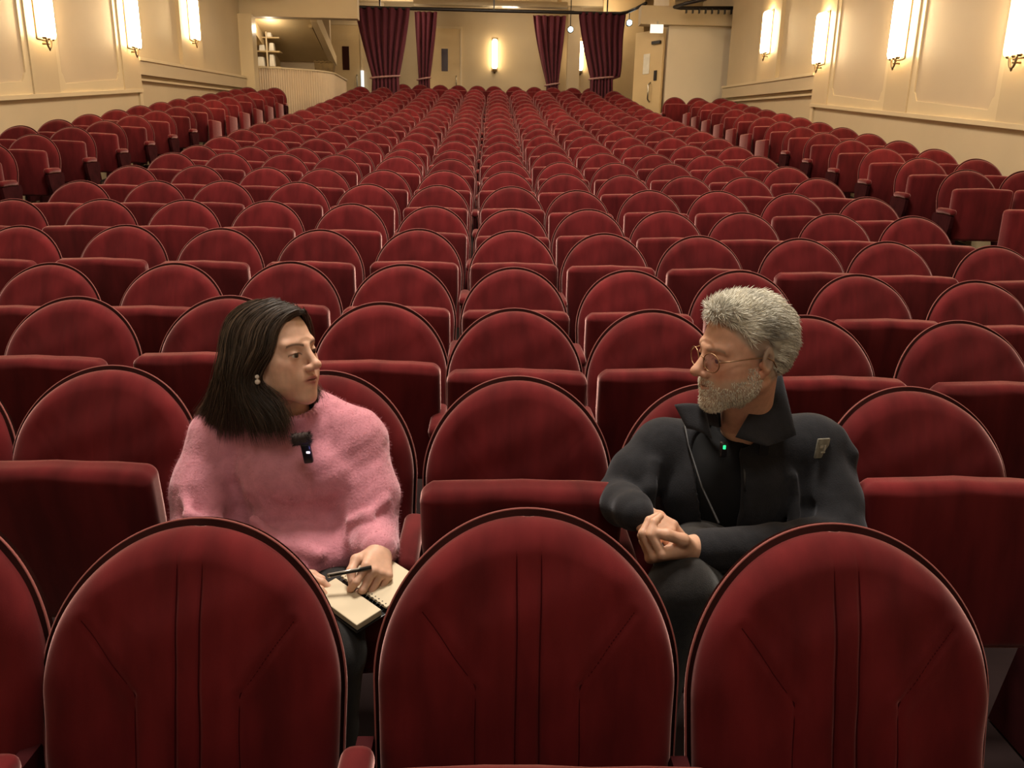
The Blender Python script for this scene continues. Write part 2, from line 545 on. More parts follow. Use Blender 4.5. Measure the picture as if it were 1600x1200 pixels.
def door(name, label, x, y, z0, w, h, window=True, handle=1):
    d = thing(name, label, 'door', (x, y, z0))
    d['kind'] = 'structure'
    MB().box((-w / 2, -0.035, 0), (w / 2, 0.0, h)).build('door_leaf', M['door'], d)
    fr = MB()
    fr.box((-w / 2 - 0.05, -0.05, 0), (-w / 2, 0.0, h + 0.05)).box((w / 2, -0.05, 0), (w / 2 + 0.05, 0, h + 0.05)).box((-w / 2, -0.05, h), (w / 2, 0, h + 0.05))
    fr.build('door_frame', M['trim'], d)
    if window:
        MB().box((-0.085, -0.045, h - 1.06), (0.085, -0.034, h - 0.50)).build('vision_panel', M['darkglass'], d)
    hd = MB().add(*tube([(handle * (w / 2 - 0.1), -0.04, 0.95), (handle * (w / 2 - 0.1), -0.09, 1.0), (handle * (w / 2 - 0.1), -0.09, 1.2), (handle * (w / 2 - 0.1), -0.04, 1.25)], 0.012, 6))
    hd.build('handle', M['steel'], d, True)
    return d


door('door_1', 'cream door with narrow dark window between the inner curtain and the rear lamp', -1.30, 23.0, 2.385, 0.82, 2.42)
door('door_2', 'cream door with narrow dark window left of the big left curtain', -3.74, 21.9, 2.25, 0.74, 2.42, handle=1)
# exit door standing in the return wall, seen edge-on
dd = thing('door_3', 'ochre exit door with steel fittings standing open beside the right wall panel', 'door', (3.34, 18.2, 1.95), (0, 0, R(-54.7)))
dd['kind'] = 'structure'
MB().box((-0.42, -0.05, 0), (0.40, 0.0, 2.2)).build('door_leaf', M['door'], dd)
MB().add(*tube([(0.10, -0.05, 0.78), (0.10, -0.11, 0.83), (0.10, -0.11, 1.12), (0.10, -0.05, 1.17)], 0.018, 8)).build('handle', M['steel'], dd, True)
MB().box((0.20, -0.075, 1.20), (0.27, -0.05, 1.40)).build('lock_plate', M['black'], dd)
MB().box((-0.14, -0.06, 1.35), (0.04, -0.05, 1.75)).build('notice', M['paper'], dd)
MB().box((0.10, -0.10, 1.92), (0.34, -0.05, 1.98)).build('door_closer', M['black'], dd)

# rear wall lamps
REAR_GLASS = mat('rear_lamp_glass', (1, .9, .7), 0.4, emit=((1.0, 0.76, 0.43), 16))
for lx, lb in ((0.035, 'single tubular lamp glowing in the middle of the rear wall'), (2.33, 'tubular lamp on the rear wall half hidden by the large right curtain')):
    t = thing('wall_sconce', lb, 'lamp', (lx, 23.0, 3.83), (0, 0, -math.pi / 2))
    a = np.linspace(0, 2 * np.pi, 12, endpoint=False)
    prof = [(0.0, 0.001), (0.0, 0.05), (0.05, 0.075), (0.68, 0.075), (0.73, 0.05), (0.73, 0.001)]
    vv = np.array([[(0.09 + r_ * math.cos(q), r_ * math.sin(q), h_) for q in a] for h_, r_ in prof]).reshape(-1, 3)
    ff = [(p * 12 + q, p * 12 + (q + 1) % 12, (p + 1) * 12 + (q + 1) % 12, (p + 1) * 12 + q) for p in range(len(prof) - 1) for q in range(12)]
    link('glass_tube', mesh('glass_tube', vv, ff, True), REAR_GLASS, t)
    MB().add(*tube([(0.09, 0, 0.0), (0.09, 0, -0.08), (0.09, 0, -0.12)], [0.06, 0.035, 0.01], 10)).add(*tube([(0.0, 0, -0.04), (0.09, 0, -0.04)], 0.015, 8)).build('bracket', M['brass'], t, True)
    MB().box((0, -0.08, -0.06), (0.015, 0.08, 0.78)).build('back_plate', M['brass'], t)

# ------------------------------------------------------------------ curtains and their rail
def curtain(label, y, xl, xr, ztop, tl, tr, ztie, bl, br_, zbot, pleats, overhang=0.0):
    t = thing('curtain', label, 'curtain', (0, 0, 0), group='tied plum curtains at the rear entrance')
    n, m = pleats * 12 + 1, 46
    us = np.linspace(0, 1, n)
    V = []
    for i in range(m):
        s = i / (m - 1)
        z = ztop + (zbot - ztop) * s
        if z > ztie:
            q = (ztop - z) / (ztop - ztie)
            q = q ** 1.25
            l, r_ = xl + (tl - xl) * q, xr + (tr - xr) * q
            if overhang and q < 0.98:
                r_ += overhang * math.sin(min(1, q) * math.pi * 0.5) ** 2
        else:
            q = (ztie - z) / (ztie - zbot)
            l, r_ = tl + (bl - tl) * q, tr + (br_ - tr) * q
        w = r_ - l
        x = l + w * us
        amp = 0.045 + 0.03 * math.sin(s * 3)
        yy = y + amp * np.sin(us * pleats * 2 * np.pi + 0.6 * np.sin(s * 4)) + 0.02 * np.sin(us * 17 + s * 6)
        if abs(z - ztie) < 0.06:
            yy = y + (yy - y) * 0.55
        zz = np.full(n, z)
        V.append(np.stack([x, yy, zz], 1))
    V = np.concatenate(V)
    F = [(i * n + j, i * n + j + 1, (i + 1) * n + j + 1, (i + 1) * n + j) for i in range(m - 1) for j in range(n - 1)]
    o = link('curtain_cloth', mesh('curtain_cloth', V, F, True), M['curtain'], t)
    md = o.modifiers.new('thickness', 'SOLIDIFY')
    md.thickness = 0.012
    a = np.linspace(0, 2 * np.pi, 25)
    cx, w = (tl + tr) / 2, (tr - tl) / 2 + 0.03
    link('tieback', mesh('tieback', *tube(np.stack([cx + w * np.cos(a), y + 0.10 * np.sin(a), ztie + 0.03 * np.cos(a)], 1), 0.022, 6)), M['rope'], t)
    return t


curtain('large plum curtain tied back left of the rear doors', 19.9, -3.17, -1.92, 4.76, -2.82, -2.20, 3.28, -2.86, -2.20, 2.2, 7)
curtain('narrow plum curtain tied back behind the large left curtain', 21.75, -1.98, -1.42, 5.0, -1.90, -1.62, 3.43, -1.92, -1.60, 2.39, 4)
curtain('narrow plum curtain tied back right of the rear lamp', 21.75, 0.98, 1.80, 4.98, 1.36, 1.66, 3.36, 1.38, 1.68, 2.39, 5)
curtain('large plum curtain tied back nearest the ochre exit', 19.9, 1.94, 3.02, 4.77, 2.27, 2.80, 3.36, 2.27, 2.84, 2.2, 7, overhang=0.16)
rl = thing('curtain_rail', 'dark curved curtain rail hanging under the rear ceiling', 'rail', (0, 0, 0))
pts = [(-3.75, 18.6, 4.76), (-3.70, 19.2, 4.76), (-3.5, 19.65, 4.76), (-3.15, 19.88, 4.76), (-2.5, 19.92, 4.76), (0, 19.95, 4.76), (2.4, 19.92, 4.76), (2.9, 19.88, 4.76), (3.03, 19.7, 4.76), (3.15, 19.2, 4.76), (3.25, 18.6, 4.76)]
link('rail_tube', mesh('rail_tube', *tube(pts, 0.035, 8), True), M['black'], rl)
MB().add(*tube([(-2.05, 21.75, 5.08), (2.0, 21.75, 5.08)], 0.03, 8)).build('rear_tube', M['black'], rl, True)
for x in (-2.6, 0.0, 2.6):
    MB().box((x - 0.015, 19.92, 4.8), (x + 0.015, 19.95, 5.36)).build('hanger', M['black'], rl)
rl2 = thing('curtain_rail', 'dark rail with hooks under the right rear ceiling', 'rail', (0, 0, 0))
link('rail_tube', mesh('rail_tube', *tube([(4.0, 16.4, 4.47), (3.72, 16.95, 4.47), (3.60, 17.3, 4.47), (3.75, 17.4, 4.47), (4.9, 17.42, 4.50)], 0.035, 8), True), M['black'], rl2)
for i in range(8):
    MB().box((3.85 + i * 0.13, 17.38, 4.38), (3.88 + i * 0.13, 17.44, 4.47)).build('hook', M['black'], rl2)
MB().box((4.9, 17.36, 4.46), (4.95, 17.48, 5.4)).build('hanger', M['black'], rl2)
tag(MB().box((-5.0, 17.2, 4.56), (-4.0, 17.5, 5.36)).build('loudspeaker', M['brown']), 'dark brown box mounted high above the booth opening', 'box')
tr = thing('ceiling_trunking', 'long pale cable trunking across the rear ceiling', 'trunking', (0, 0, 0))
MB().box((-1.9, 20.6, 4.98), (1.75, 20.85, 5.10)).build('channel', M['trim'], tr)
MB().box((-1.9, 20.55, 5.10), (-0.9, 20.9, 5.2)).build('vent_box', M['paper'], tr)
MB().box((-0.62, 20.62, 5.08), (-0.5, 20.82, 5.36)).build('hanger', M['trim'], tr)
MB().box((1.5, 20.62, 5.08), (1.6, 20.82, 5.36)).build('hanger', M['trim'], tr)
for i, y in enumerate((19.0, 20.2, 21.6, 22.5)):
    struct('trim_11', MB().box((-5.6, y, 5.2), (5.2, y + 0.25, 5.36)), M['trim'], '%s cross beam under the rear ceiling, counted from the seats' % ORD[i], 'trim')
for x, y, nm in ((1.86, 21.0, 'cold white spot lamp beside the narrow right curtain'), (3.10, 19.85, 'cold white spot lamp beside the large right curtain')):
    t = thing('spot_lamp', nm, 'lamp', (x, y, 4.55))
    link('bulb', mesh('bulb', *tube([(0, -0.05, 0), (0, -0.06, 0), (0, -0.09, 0), (0, -0.10, 0)], [0.02, 0.06, 0.06, 0.02], 10), True), M['bluelamp'], t)
    link('housing', mesh('housing', *tube([(0, 0.08, 0), (0, -0.05, 0), (0, -0.07, 0)], [0.06, 0.08, 0.08], 10), True), M['black'], t)
    MB().box((-0.01, -0.01, 0), (0.01, 0.01, 0.9 if y > 20 else 0.26)).build('stem', M['black'], t)
t = thing('exit_sign', 'small white lit sign on the beam above the ochre exit door', 'sign', (3.36, 17.62, 4.03))
MB().box((-0.16, -0.02, 0), (0.10, 0.03, 0.16)).build('sign_face', M['whitelamp'], t)
MB().box((-0.03, -0.0, 0.16), (0.0, 0.02, 0.22)).build('hanger', M['steel'], t)

# ------------------------------------------------------------------ booth on the rear left
bt = thing('ticket_booth', 'cream ribbed booth counter with a rounded corner behind the left seats', 'counter', (0, 0, 0))
path = [(x, 18.5) for x in np.linspace(-5.5, -3.95, 60)] + [(-3.95 + 0.45 * math.sin(q), 18.95 - 0.45 * math.cos(q)) for q in np.linspace(0.05, math.pi / 2, 26)] + [(-3.5, y) for y in np.linspace(19.0, 20.4, 50)]
P = np.array(path)
seg = np.concatenate([[0], np.cumsum(np.linalg.norm(np.diff(P, axis=0), axis=1))])
L = seg[-1]
nn = int(L / 0.0125)
s_ = np.linspace(0, L, nn)
px, py = np.interp(s_, seg, P[:, 0]), np.interp(s_, seg, P[:, 1])
tx, ty = np.gradient(px), np.gradient(py)
ln = np.hypot(tx, ty) + 1e-9
off = 0.012 * np.abs(np.sin(s_ / 0.05 * np.pi))
ox, oy = px + ty / ln * off, py - tx / ln * off
zt = 3.27 - 0.05 * np.clip((px + 4.6) / 1.1, 0, 1)
v = np.concatenate([np.stack([ox, oy, np.full(nn, 1.3)], 1), np.stack([ox, oy, zt], 1), np.stack([px - ty / ln * 0.06, py + tx / ln * 0.06, zt], 1), np.stack([px - ty / ln * 0.06, py + tx / ln * 0.06, np.full(nn, 1.3)], 1)])
f = []
for i in range(nn - 1):
    for a in range(3):
        f.append((a * nn + i, a * nn + i + 1, (a + 1) * nn + i + 1, (a + 1) * nn + i))
link('ribbed_front', mesh('ribbed_front', v, f), M['ribbed'], bt)
v2 = np.concatenate([np.stack([px + ty / ln * 0.03, py - tx / ln * 0.03, zt + 0.0], 1), np.stack([px + ty / ln * 0.03, py - tx / ln * 0.03, zt + 0.03], 1), np.stack([px - ty / ln * 0.2, py + tx / ln * 0.2, zt + 0.03], 1), np.stack([px - ty / ln * 0.2, py + tx / ln * 0.2, zt], 1)])
link('counter_top', mesh('counter_top', v2, f + [(3 * nn + i, 3 * nn + i + 1, i + 1, i) for i in range(nn - 1)]), M['trim'], bt)
# sloping stair underside over the booth
st = thing('stair_underside', 'sloping ochre underside of a staircase above the booth', 'staircase', (0, 0, 0))
MB().prism([(18.3, 4.22), (20.3, 3.62), (20.3, 3.75), (18.3, 4.4)], -5.05, -3.84, 'x').build('sloping_slab', M['soffit'], st)
MB().prism([(18.25, 4.18), (20.35, 3.55), (20.35, 3.75), (18.25, 4.5)], -3.84, -3.70, 'x').build('edge_beam', M['trim'], st)
MB().prism([(18.5, 4.10), (19.6, 3.78), (19.6, 3.84), (18.5, 4.2)], -3.93, -3.86, 'x').build('shadow_batten', M['soffit'], st)
MB().prism([(18.3, 4.22), (20.3, 3.62), (20.3, 3.40), (18.3, 3.95)], -5.16, -5.02, 'x').build('side_skirt', M['soffit'], st)
tag(MB().add(*roundbox((0.12, 0.1, 0.14), 0.03)).build('bulkhead_lamp', M['whitelamp'], loc=(-4.92, 17.72, 4.09)), 'small square white lamp in the top corner of the booth opening', 'lamp')
bl = bpy.data.lights.new('booth_lamp_light', 'POINT')
bl.energy = 14
bl.color = WARM
bl.shadow_soft_size = 0.06
blo = bpy.data.objects.new('booth_lamp_light', bl)
COL.objects.link(blo)
blo.location = (-4.70, 18.25, 4.02)
sh = thing('booth_shelf', 'narrow white shelf rack at the left end of the booth', 'shelf', (-4.99, 18.95, 3.3))
for z in (0.02, 0.34, 0.62):
    MB().box((-0.2, -0.12, z), (0.34, 0.12, z + 0.025)).build('shelf_board', M['soffit'], sh)
for x in (-0.2, 0.05):
    MB().box((x, -0.13, 0), (x + 0.03, -0.10, 0.75)).build('upright', M['trim'], sh)
items = [(-0.10, 0.045, 0.16, 0.20, 'tall white carton on the lowest booth shelf'), (0.14, 0.045, 0.12, 0.25, 'white bottle-shaped pack at the right of the lowest booth shelf'),
         (-0.06, 0.365, 0.14, 0.13, 'white package on the left of the middle booth shelf'), (0.15, 0.365, 0.12, 0.17, 'pale package on the right of the middle booth shelf'),
         (0.10, 0.645, 0.14, 0.10, 'small white box on the top booth shelf')]
for x, z, w, h, lb in items:
    vv, ff = roundbox((w, 0.14, h), 0.02, 4)
    vv[:, 0] *= 1 - 0.25 * (vv[:, 2] / h + .5)
    tag(MB().add(vv, ff).build('package', M['paper'], loc=(-4.99 + x, 18.95, 3.3 + z + h / 2)), lb, 'package')
bg = thing('cloth_bin', 'small brown cloth-lined bin standing on the booth counter', 'bin', (-3.78, 19.3, 3.30))
vv, ff = roundbox((0.42, 0.26, 0.2), 0.03, 6)
vv[:, 0] = vv[:, 0] * (1.0 + 0.5 * vv[:, 2]) + 0.012 * np.sin(vv[:, 2] * 40)
MB().add(vv, ff).build('bin_body', M['brown'], bg, True, loc=(0, 0, 0.1))
k = np.linspace(0, 1, 40)
MB().add(*tube(np.stack([-0.21 + 0.42 * k, -0.13 + 0 * k, 0.2 + 0.012 * np.sin(k * 30)], 1), 0.014, 6)).build('folded_rim', M['brown'], bg, True)
tag(MB().add(*tube([(-3.33, 21.82, 2.3), (-3.33, 21.82, 3.6)], 0.04, 10)).build('lit_gap', mat('lit_gap_glow', (.9, .95, 1), .3, emit=((.85, .95, 1), 0.9))), 'upright pale glow of a lit gap beside the door left of the big curtain', 'lamp')  # glowing tube standing in for light through a gap, no lamp
# ------------------------------------------------------------------ cinema seats
TILT = R(13)
BA, BB, BL = 0.236, 0.252, 0.52      # half width, arch height, length of a backrest


def half_width(d, grow=0.0):
    d = np.asarray(d, float)
    a, b = BA + grow, BB + grow
    q = np.clip(1 - d / b, 0, 1)
    w = a * np.sqrt(np.clip(1 - q ** 2.05, 0, 1))
    return np.where(d > b, a - 0.03 * (d - b), w)


def seat_frame(x, d, n):
    """backrest coordinates -> seat-local: d metres below the top along the tilt, n out of the front"""
    wrap = -0.035 * (x / BA) ** 2
    y = -d * math.sin(TILT) - (n - 0.0) * math.cos(TILT) + wrap
    z = BACK_H - d * math.cos(TILT) + n * math.sin(TILT)
    return np.stack([x, y, z], -1)


def seg_dist(px, py, a, b):
    ax, ay = a
    bx, by = b
    t = np.clip(((px - ax) * (bx - ax) + (py - ay) * (by - ay)) / ((bx - ax) ** 2 + (by - ay) ** 2), 0, 1)
    return np.hypot(px - ax - t * (bx - ax), py - ay - t * (by - ay))


def pad_height(X, Dm):
    """how far the cushion stands out at width X, depth Dm below the top"""
    w = half_width(Dm)
    dist = np.minimum(w - np.abs(X), np.where(np.abs(X) < BA, Dm - BB * (1 - (np.clip(1 - (np.abs(X) / BA) ** 2, 0, 1)) ** (1 / 2.05)), 9))
    dist = np.clip(dist, 0, None)
    e = np.clip(dist / 0.050, 0, 1)
    return 0.040 * np.sqrt(1 - (1 - e) ** 2) + 0.026 * (1 - (X / BA) ** 2) * np.sin(np.clip(dist / 0.20, 0, 1) * math.pi / 2)


def wrinkle(X, Dm):
    return 0.0016 * np.sin(X * 60 + 3 * np.sin(Dm * 14)) * np.exp(-((Dm - 0.33) / 0.08) ** 2) + 0.0010 * np.sin(Dm * 55 + X * 25)


def seam_mesh():
    b = MB()
    for s in (-1, 1):
        for pl in ([(s * 0.019, 0.045), (s * 0.018, BL)], [(s * 0.165, 0.135), (s * 0.082, 0.255), (s * 0.080, BL)]):
            pl = np.array(pl)
            q = np.linspace(0, len(pl) - 1, 60)
            X = np.interp(q, np.arange(len(pl)), pl[:, 0]) + 0.0008 * np.sin(q * 9 + s)
            D_ = np.interp(q, np.arange(len(pl)), pl[:, 1])
            P_ = seat_frame(X, D_, pad_height(X, D_) + wrinkle(X, D_) - 0.0014)
            b.add(*tube(P_, 0.0011, 5))
    return mesh('stitched_seam', np.concatenate(b.v), b.f, True)


def backrest_mesh(name, nr, nc, fine, seam=1.0):
    th = np.concatenate([np.linspace(0.02, 1, nr // 2) ** 1.0 * math.pi / 2])
    d = np.concatenate([BB * (1 - np.cos(th)), np.linspace(BB, BL, nr // 2 + 1)[1:]])
    d = np.concatenate([[0.0004], d])
    t = np.sin(np.linspace(-1, 1, nc) * math.pi / 2 * 0.92) / math.sin(math.pi / 2 * 0.92)
    if fine:
        ex = np.linspace(-0.012, 0.012, 13) / BA
        t = np.unique(np.round(np.concatenate([t] + [c + ex for c in (-0.0815 / BA, -0.0185 / BA, 0.0185 / BA, 0.0815 / BA)]), 5))
    Dm, Tm = np.meshgrid(d, t, indexing='ij')
    w = half_width(Dm)
    X = w * Tm
    n = pad_height(X, Dm)
    if fine:
        g = np.zeros_like(X)
        for s in (-1, 1):
            for a, b in (((s * 0.019, 0.0), (s * 0.018, BL)), ((s * 0.165, 0.135), (s * 0.082, 0.255)), ((s * 0.082, 0.255), (s * 0.080, BL))):
                q = seg_dist(X, Dm, a, b)
                wgt = 1.0 if abs(a[0]) < 0.05 else 0.55
                g += wgt * np.exp(-(q / 0.0034) ** 2)
                n += 0.0012 * seam * np.exp(-((q - 0.012) / 0.010) ** 2)
        n -= 0.0030 * seam * np.clip(g, 0, 1) * np.clip((Dm - 0.015) / 0.09, 0, 1)
        n += wrinkle(X, Dm)
    v = seat_frame(X, Dm, n).reshape(-1, 3)
    m, k = Dm.shape
    f = [(i * k + j, i * k + j + 1, (i + 1) * k + j + 1, (i + 1) * k + j) for i in range(m - 1) for j in range(k - 1)]
    return mesh(name, v, f, True)


def shell_mesh():
    th = np.linspace(0.0, 1, 22) * math.pi / 2
    g = 0.006
    sh = 0.010
    d = np.concatenate([(BB + g) * (1 - np.cos(th)), [0.34, 0.45, BL + 0.02]])
    w = half_width(d, g)
    outl = [(-w[i], d[i] - sh) for i in range(len(d) - 1, -1, -1)] + [(w[i], d[i] - sh) for i in range(1, len(d))]
    O = np.array(outl)
    layers = [(0.0, -0.002), (1.0, -0.002), (1.0, -0.022), (0.93, -0.030), (0.0, -0.034)]
    V = []
    n = len(O)
    for s, nn_ in layers:
        x = O[:, 0] * s
        dd_ = 0.26 + (O[:, 1] - 0.26) * s
        V.append(seat_frame(x, dd_, np.full(n, nn_)))
    V = np.concatenate(V)
    F = []
    for L_ in range(len(layers) - 1):
        for i in range(n - 1):
            F.append((L_ * n + i, (L_ + 1) * n + i, (L_ + 1) * n + i + 1, L_ * n + i + 1))
    return mesh('back_shell', V, F, True)


def rim_mesh():
    th = np.linspace(0.0, 1, 30) * math.pi / 2
    g = 0.007
    d = np.concatenate([(BB + g) * (1 - np.cos(th)), [0.30, 0.36, 0.45, BL]])
    w = half_width(d, g)
    X = np.concatenate([-w[::-1], w[1:]])
    Dd = np.concatenate([d[::-1], d[1:]]) - 0.0105
    return mesh('edge_highlight', *tube(seat_frame(X, Dd, np.full(len(X), -0.006)), 0.0024, 6), True)


def cushion_mesh(name, n, wr):
    v, f = roundbox((0.452, 0.082, 0.40), 0.028, n)
    # narrower towards the hinge, soft crown, wrinkled front edge
    tz = v[:, 2] / 0.40 + 0.5
    v[:, 0] *= 0.90 + 0.10 * np.clip(tz * 1.6, 0, 1)
    v[:, 2] += 0.010 * (1 - (v[:, 0] / 0.226) ** 2) * (tz > 0.7) * (tz - 0.7) / 0.3
    v[:, 1] += np.where(v[:, 1] < 0, -1, 1) * 0.012 * (1 - (v[:, 0] / 0.24) ** 2) * (1 - (2 * tz - 1) ** 2)
    if wr:
        v[:, 2] += (tz > 0.85) * 0.0016 * (np.sin(v[:, 0] * 60) + np.sin(v[:, 0] * 131 + 1))
        v[:, 1] += (tz > 0.75) * 0.0015 * np.sin(v[:, 2] * 150 + v[:, 0] * 22)
    return mesh(name, v, f, True)


def seat_side_meshes():
    v, f = roundbox((0.052, 0.25, 0.045), 0.02, 6)
    v[:, 2] -= 0.012 * np.clip(-v[:, 1] / 0.125, 0, 1) ** 3
    arm = mesh('armrest', v, f, True)
    b = MB().prism([(-0.42, 0.51), (-0.38, 0.53), (-0.12, 0.53), (-0.10, 0.49), (-0.16, 0.28), (-0.10, 0.0), (-0.36, 0.0), (-0.32, 0.26), (-0.40, 0.42)], -0.013, 0.013, 'x')
    post = mesh('stanchion', np.concatenate(b.v), b.f)
    v, f = roundbox((0.06, 0.50, 0.70), 0.02, 4)
    panel = mesh('row_end_panel', v, f, True)
    return arm, post, panel


ME_BACK = backrest_mesh('backrest_near', 150, 121, True)
ME_BACK1 = backrest_mesh('backrest_mid', 110, 101, True, 0.22)
ME_BACK2 = backrest_mesh('backrest_far', 44, 41, False)
ME_SEAM = seam_mesh()
ME_SHELL = shell_mesh()
ME_RIM = rim_mesh()
ME_CUSH = cushion_mesh('seat_cushion_near', 14, True)
ME_CUSH2 = cushion_mesh('seat_cushion_far', 6, False)
ME_ARM, ME_POST, ME_PANEL = seat_side_meshes()

JIT = {
 1: {-1: (-.037, -.017), 0: (-.011, .014), 1: (-.027, .002)},
 2: {-2: (-.039, .003), -1: (.005, 0), 0: (-.001, -.004), 1: (-.02, -.008), 2: (-.025, -.001)},
 3: {-3: (-.013, .005), -2: (.019, .018), -1: (.047, .003), 0: (.012, -.007), 1: (-.011, .001), 2: (.009, -.005), 3: (.017, -.006)},
 4: {-4: (-.002, -.017), -3: (.03, -.01), -2: (.038, .004), -1: (.037, .002), 0: (.031, -.001), 1: (.039, -.001), 2: (.019, .009), 3: (.016, .007), 4: (.006, -.005)},
 5: {-5: (-.061, -.01), -4: (-.016, .002), -3: (-.014, -.007), -2: (.014, -.005), -1: (.039, .008), 0: (.044, .009), 1: (.031, .006), 2: (.027, .004), 3: (.051, .004), 4: (-.009, 0), 5: (.011, -.008)},
 6: {-6: (-.013, -.004), -5: (.02, .005), -4: (.021, .009), -3: (.03, .01), -2: (.049, .003), -1: (.06, -.003), 0: (.055, -.013), 1: (.035, -.003), 2: (.01, -.004), 3: (-.024, -.001), 4: (.021, .004), 5: (-.016, .001)},
 7: {-6: (.021, -.008), -5: (.04, .001), -4: (.008, .009), -3: (.039, .01), -2: (.034, .005), -1: (.041, .006), 0: (.072, .007), 1: (.04, -.011), 2: (.055, 0), 3: (.034, .006), 4: (.042, -.001), 5: (.053, -.015)},
 8: {-6: (.051, -.002), -5: (.07, .008), -4: (.107, .003), -3: (.057, .001), -2: (.048, 0), -1: (.042, .004), 0: (.047, .004), 1: (.013, -.003), 2: (-.01, -.003), 3: (-.017, -.003), 4: (-.054, .001), 5: (-.002, .003)},
 9: {-6: (.085, .01), -5: (.063, .019), -4: (.06, .018), -3: (.028, .021), -2: (.076, .015), -1: (.056, .001), 0: (.06, -.006), 1: (.05, -.008), 2: (.037, -.005), 3: (.018, -.001), 4: (.01, -.008), 5: (.027, -.009)},
}


def seat(label, group, x, y, z, near, down=False, fold=0.0, arms=(-1,), panel=0, yaw=0.0, lean=0.0):
    """z is the height of the floor the seat stands on; it faces -y"""
    t = thing('cinema_seat', label, 'seat', (x, y, z), (0, 0, yaw), group)
    pad = link('backrest', {2: ME_BACK, 1: ME_BACK1, 0: ME_BACK2}[int(near)], M['velvet'], t, rot=(lean, 0, 0))
    if int(near) == 2:
        bk = bpy.data.objects.new('stitched_seam', ME_SEAM)
        COL.objects.link(bk)
        bk.parent = pad
        if not ME_SEAM.materials:
            ME_SEAM.materials.append(M['seam'])
    link('back_shell', ME_SHELL, M['shell'], t, rot=(lean, 0, 0))
    link('edge_highlight', ME_RIM, M['edge_glint_line'], t, rot=(lean, 0, 0))
    me = ME_CUSH if near else ME_CUSH2
    if down:
        link('seat_cushion', me, M['velvet'], t, loc=(0, -0.37, 0.385), rot=(R(86), 0, 0))
    else:
        # hinge at (y -0.235, z 0.40); cushion stands nearly upright, its top leaning forward
        a = R(5) + fold
        link('seat_cushion', me, M['velvet'], t, loc=(0, -0.285 - 0.125 * math.sin(a), 0.395 + 0.125 * math.cos(a)), rot=(a, 0, 0))
    for s in arms:
        link('armrest', ME_ARM, M['velvet'], t, loc=(s * PITCH_X / 2, -0.305, 0.55))
        link('stanchion', ME_POST, M['iron'], t, loc=(s * PITCH_X / 2, 0, 0))
    if panel:
        link('row_end_panel', ME_PANEL, M['velvet'], t, loc=(panel * 0.29, -0.20, 0.27))
    return t


KR = {1: (-2, 2), 2: (-3, 3), 3: (-3, 3), 4: (-4, 4), 5: (-5, 5)}
SPECIAL = {(1, -2): 'red velvet seat cut by the left edge of the picture, nearest row',
           (1, -1): 'nearest red velvet seat, in front of the woman in pink',
           (1, 0): 'nearest red velvet seat, in the middle between the two people',
           (1, 1): 'nearest red velvet seat, in front of the grey-haired man',
           (1, 2): 'red velvet seat cut by the right edge of the picture, nearest row',
           (2, -1): 'red velvet seat the woman in pink sits on',
           (2, 0): 'empty folded red velvet seat between the two people',
           (2, 1): 'red velvet seat the grey-haired man sits on',
           (2, -2): 'folded red velvet seat directly left of the woman in pink',
           (2, 2): 'folded red velvet seat directly right of the grey-haired man',
           (2, -3): 'red velvet seat at the left picture edge in the row of the two people',
           (2, 3): 'red velvet seat at the right picture edge in the row of the two people'}
FOLD = {(2, 0): 0.15, (2, 2): -0.16, (2, -2): 0.05, (1, 0): 0.34, (1, 1): 0.46, (1, -1): 0.46, (1, -2): 0.46, (1, 2): 0.46}
rr = random.Random(5)
for n in range(1, 24):
    lo, hi = KR.get(n, (-6, 5))
    for k in range(lo, hi + 1):
        dx, dz = JIT.get(n, {}).get(k, (0.0, 0.0))
        if n > 9:
            dx = 0.03 + rr.uniform(-0.012, 0.012)
        kk = k + 0.5
        x = X0 + PITCH_X * k + dx
        y = Y1 + PITCH_Y * (n - 1) + SLANT * kk - CURVE * kk * kk
        z = EYE + ROWH[n - 1] + dz - BACK_H
        lab = SPECIAL.get((n, k)) or 'folded red velvet seat, %s from the left in view, %s row of the centre block' % (ORD[k - lo], ORD[n - 1])
        seat(lab, 'red velvet seats of the centre block', x, y, z, 2 if n == 1 else 1 if n <= 5 else 0, down=(n == 2 and k in (-1, 1)),
             fold=FOLD.get((n, k), rr.uniform(-0.05, 0.05)), arms=(-1, 1) if k == hi else (-1,), lean=rr.uniform(-0.008, 0.008))

# side blocks
for side, nm in ((-1, 'left'), (1, 'right')):
    y = 7.17 if side < 0 else 6.66
    r_ = 0
    while y < 16.75:
        xs = [(-4.26, 'aisle'), (-4.77, 'wall')] if side < 0 else [(3.86, 'aisle'), (4.37, 'wall')]
        last = y > 16.05
        if side > 0 and last:
            xs = [(3.52, 'aisle'), (3.98, 'middle'), (4.44, 'wall')]
        for x, wh in xs:
            zf = side_floor(y, side)
            pan = 0
            if wh == 'aisle' and ((side > 0 and 10.8 < y < 15.9) or (side < 0 and 11.8 < y < 16.4)):
                pan = -side
            ins = 1 if side < 0 else -1
            arms = (ins, -ins) if (wh == 'wall') else ((ins,) if not pan else ())
            seat('folded red velvet seat on the %s side, %s row of the %s block' % (wh, ORD[r_], nm), 'red velvet seats of the side blocks',
                 x + rr.uniform(-.01, .01), y, zf, False, fold=rr.uniform(-0.05, 0.05), arms=arms, panel=pan, yaw=0.10 * ins * 0.6)
        y += 0.73 if side < 0 else 0.745
        r_ += 1
bar = thing('upholstered_barrier', 'low red upholstered barrier at the right picture edge before the right block', 'barrier', (3.87, 5.62, side_floor(5.62, 1)))
vv, ff = roundbox((0.55, 0.12, 0.74), 0.03, 6)
MB().add(vv, ff).build('padded_board', M['velvet'], bar, True, loc=(0, 0, 0.37))
MB().box((-0.27, -0.05, 0.0), (0.27, 0.05, 0.04)).build('plinth', M['iron'], bar)
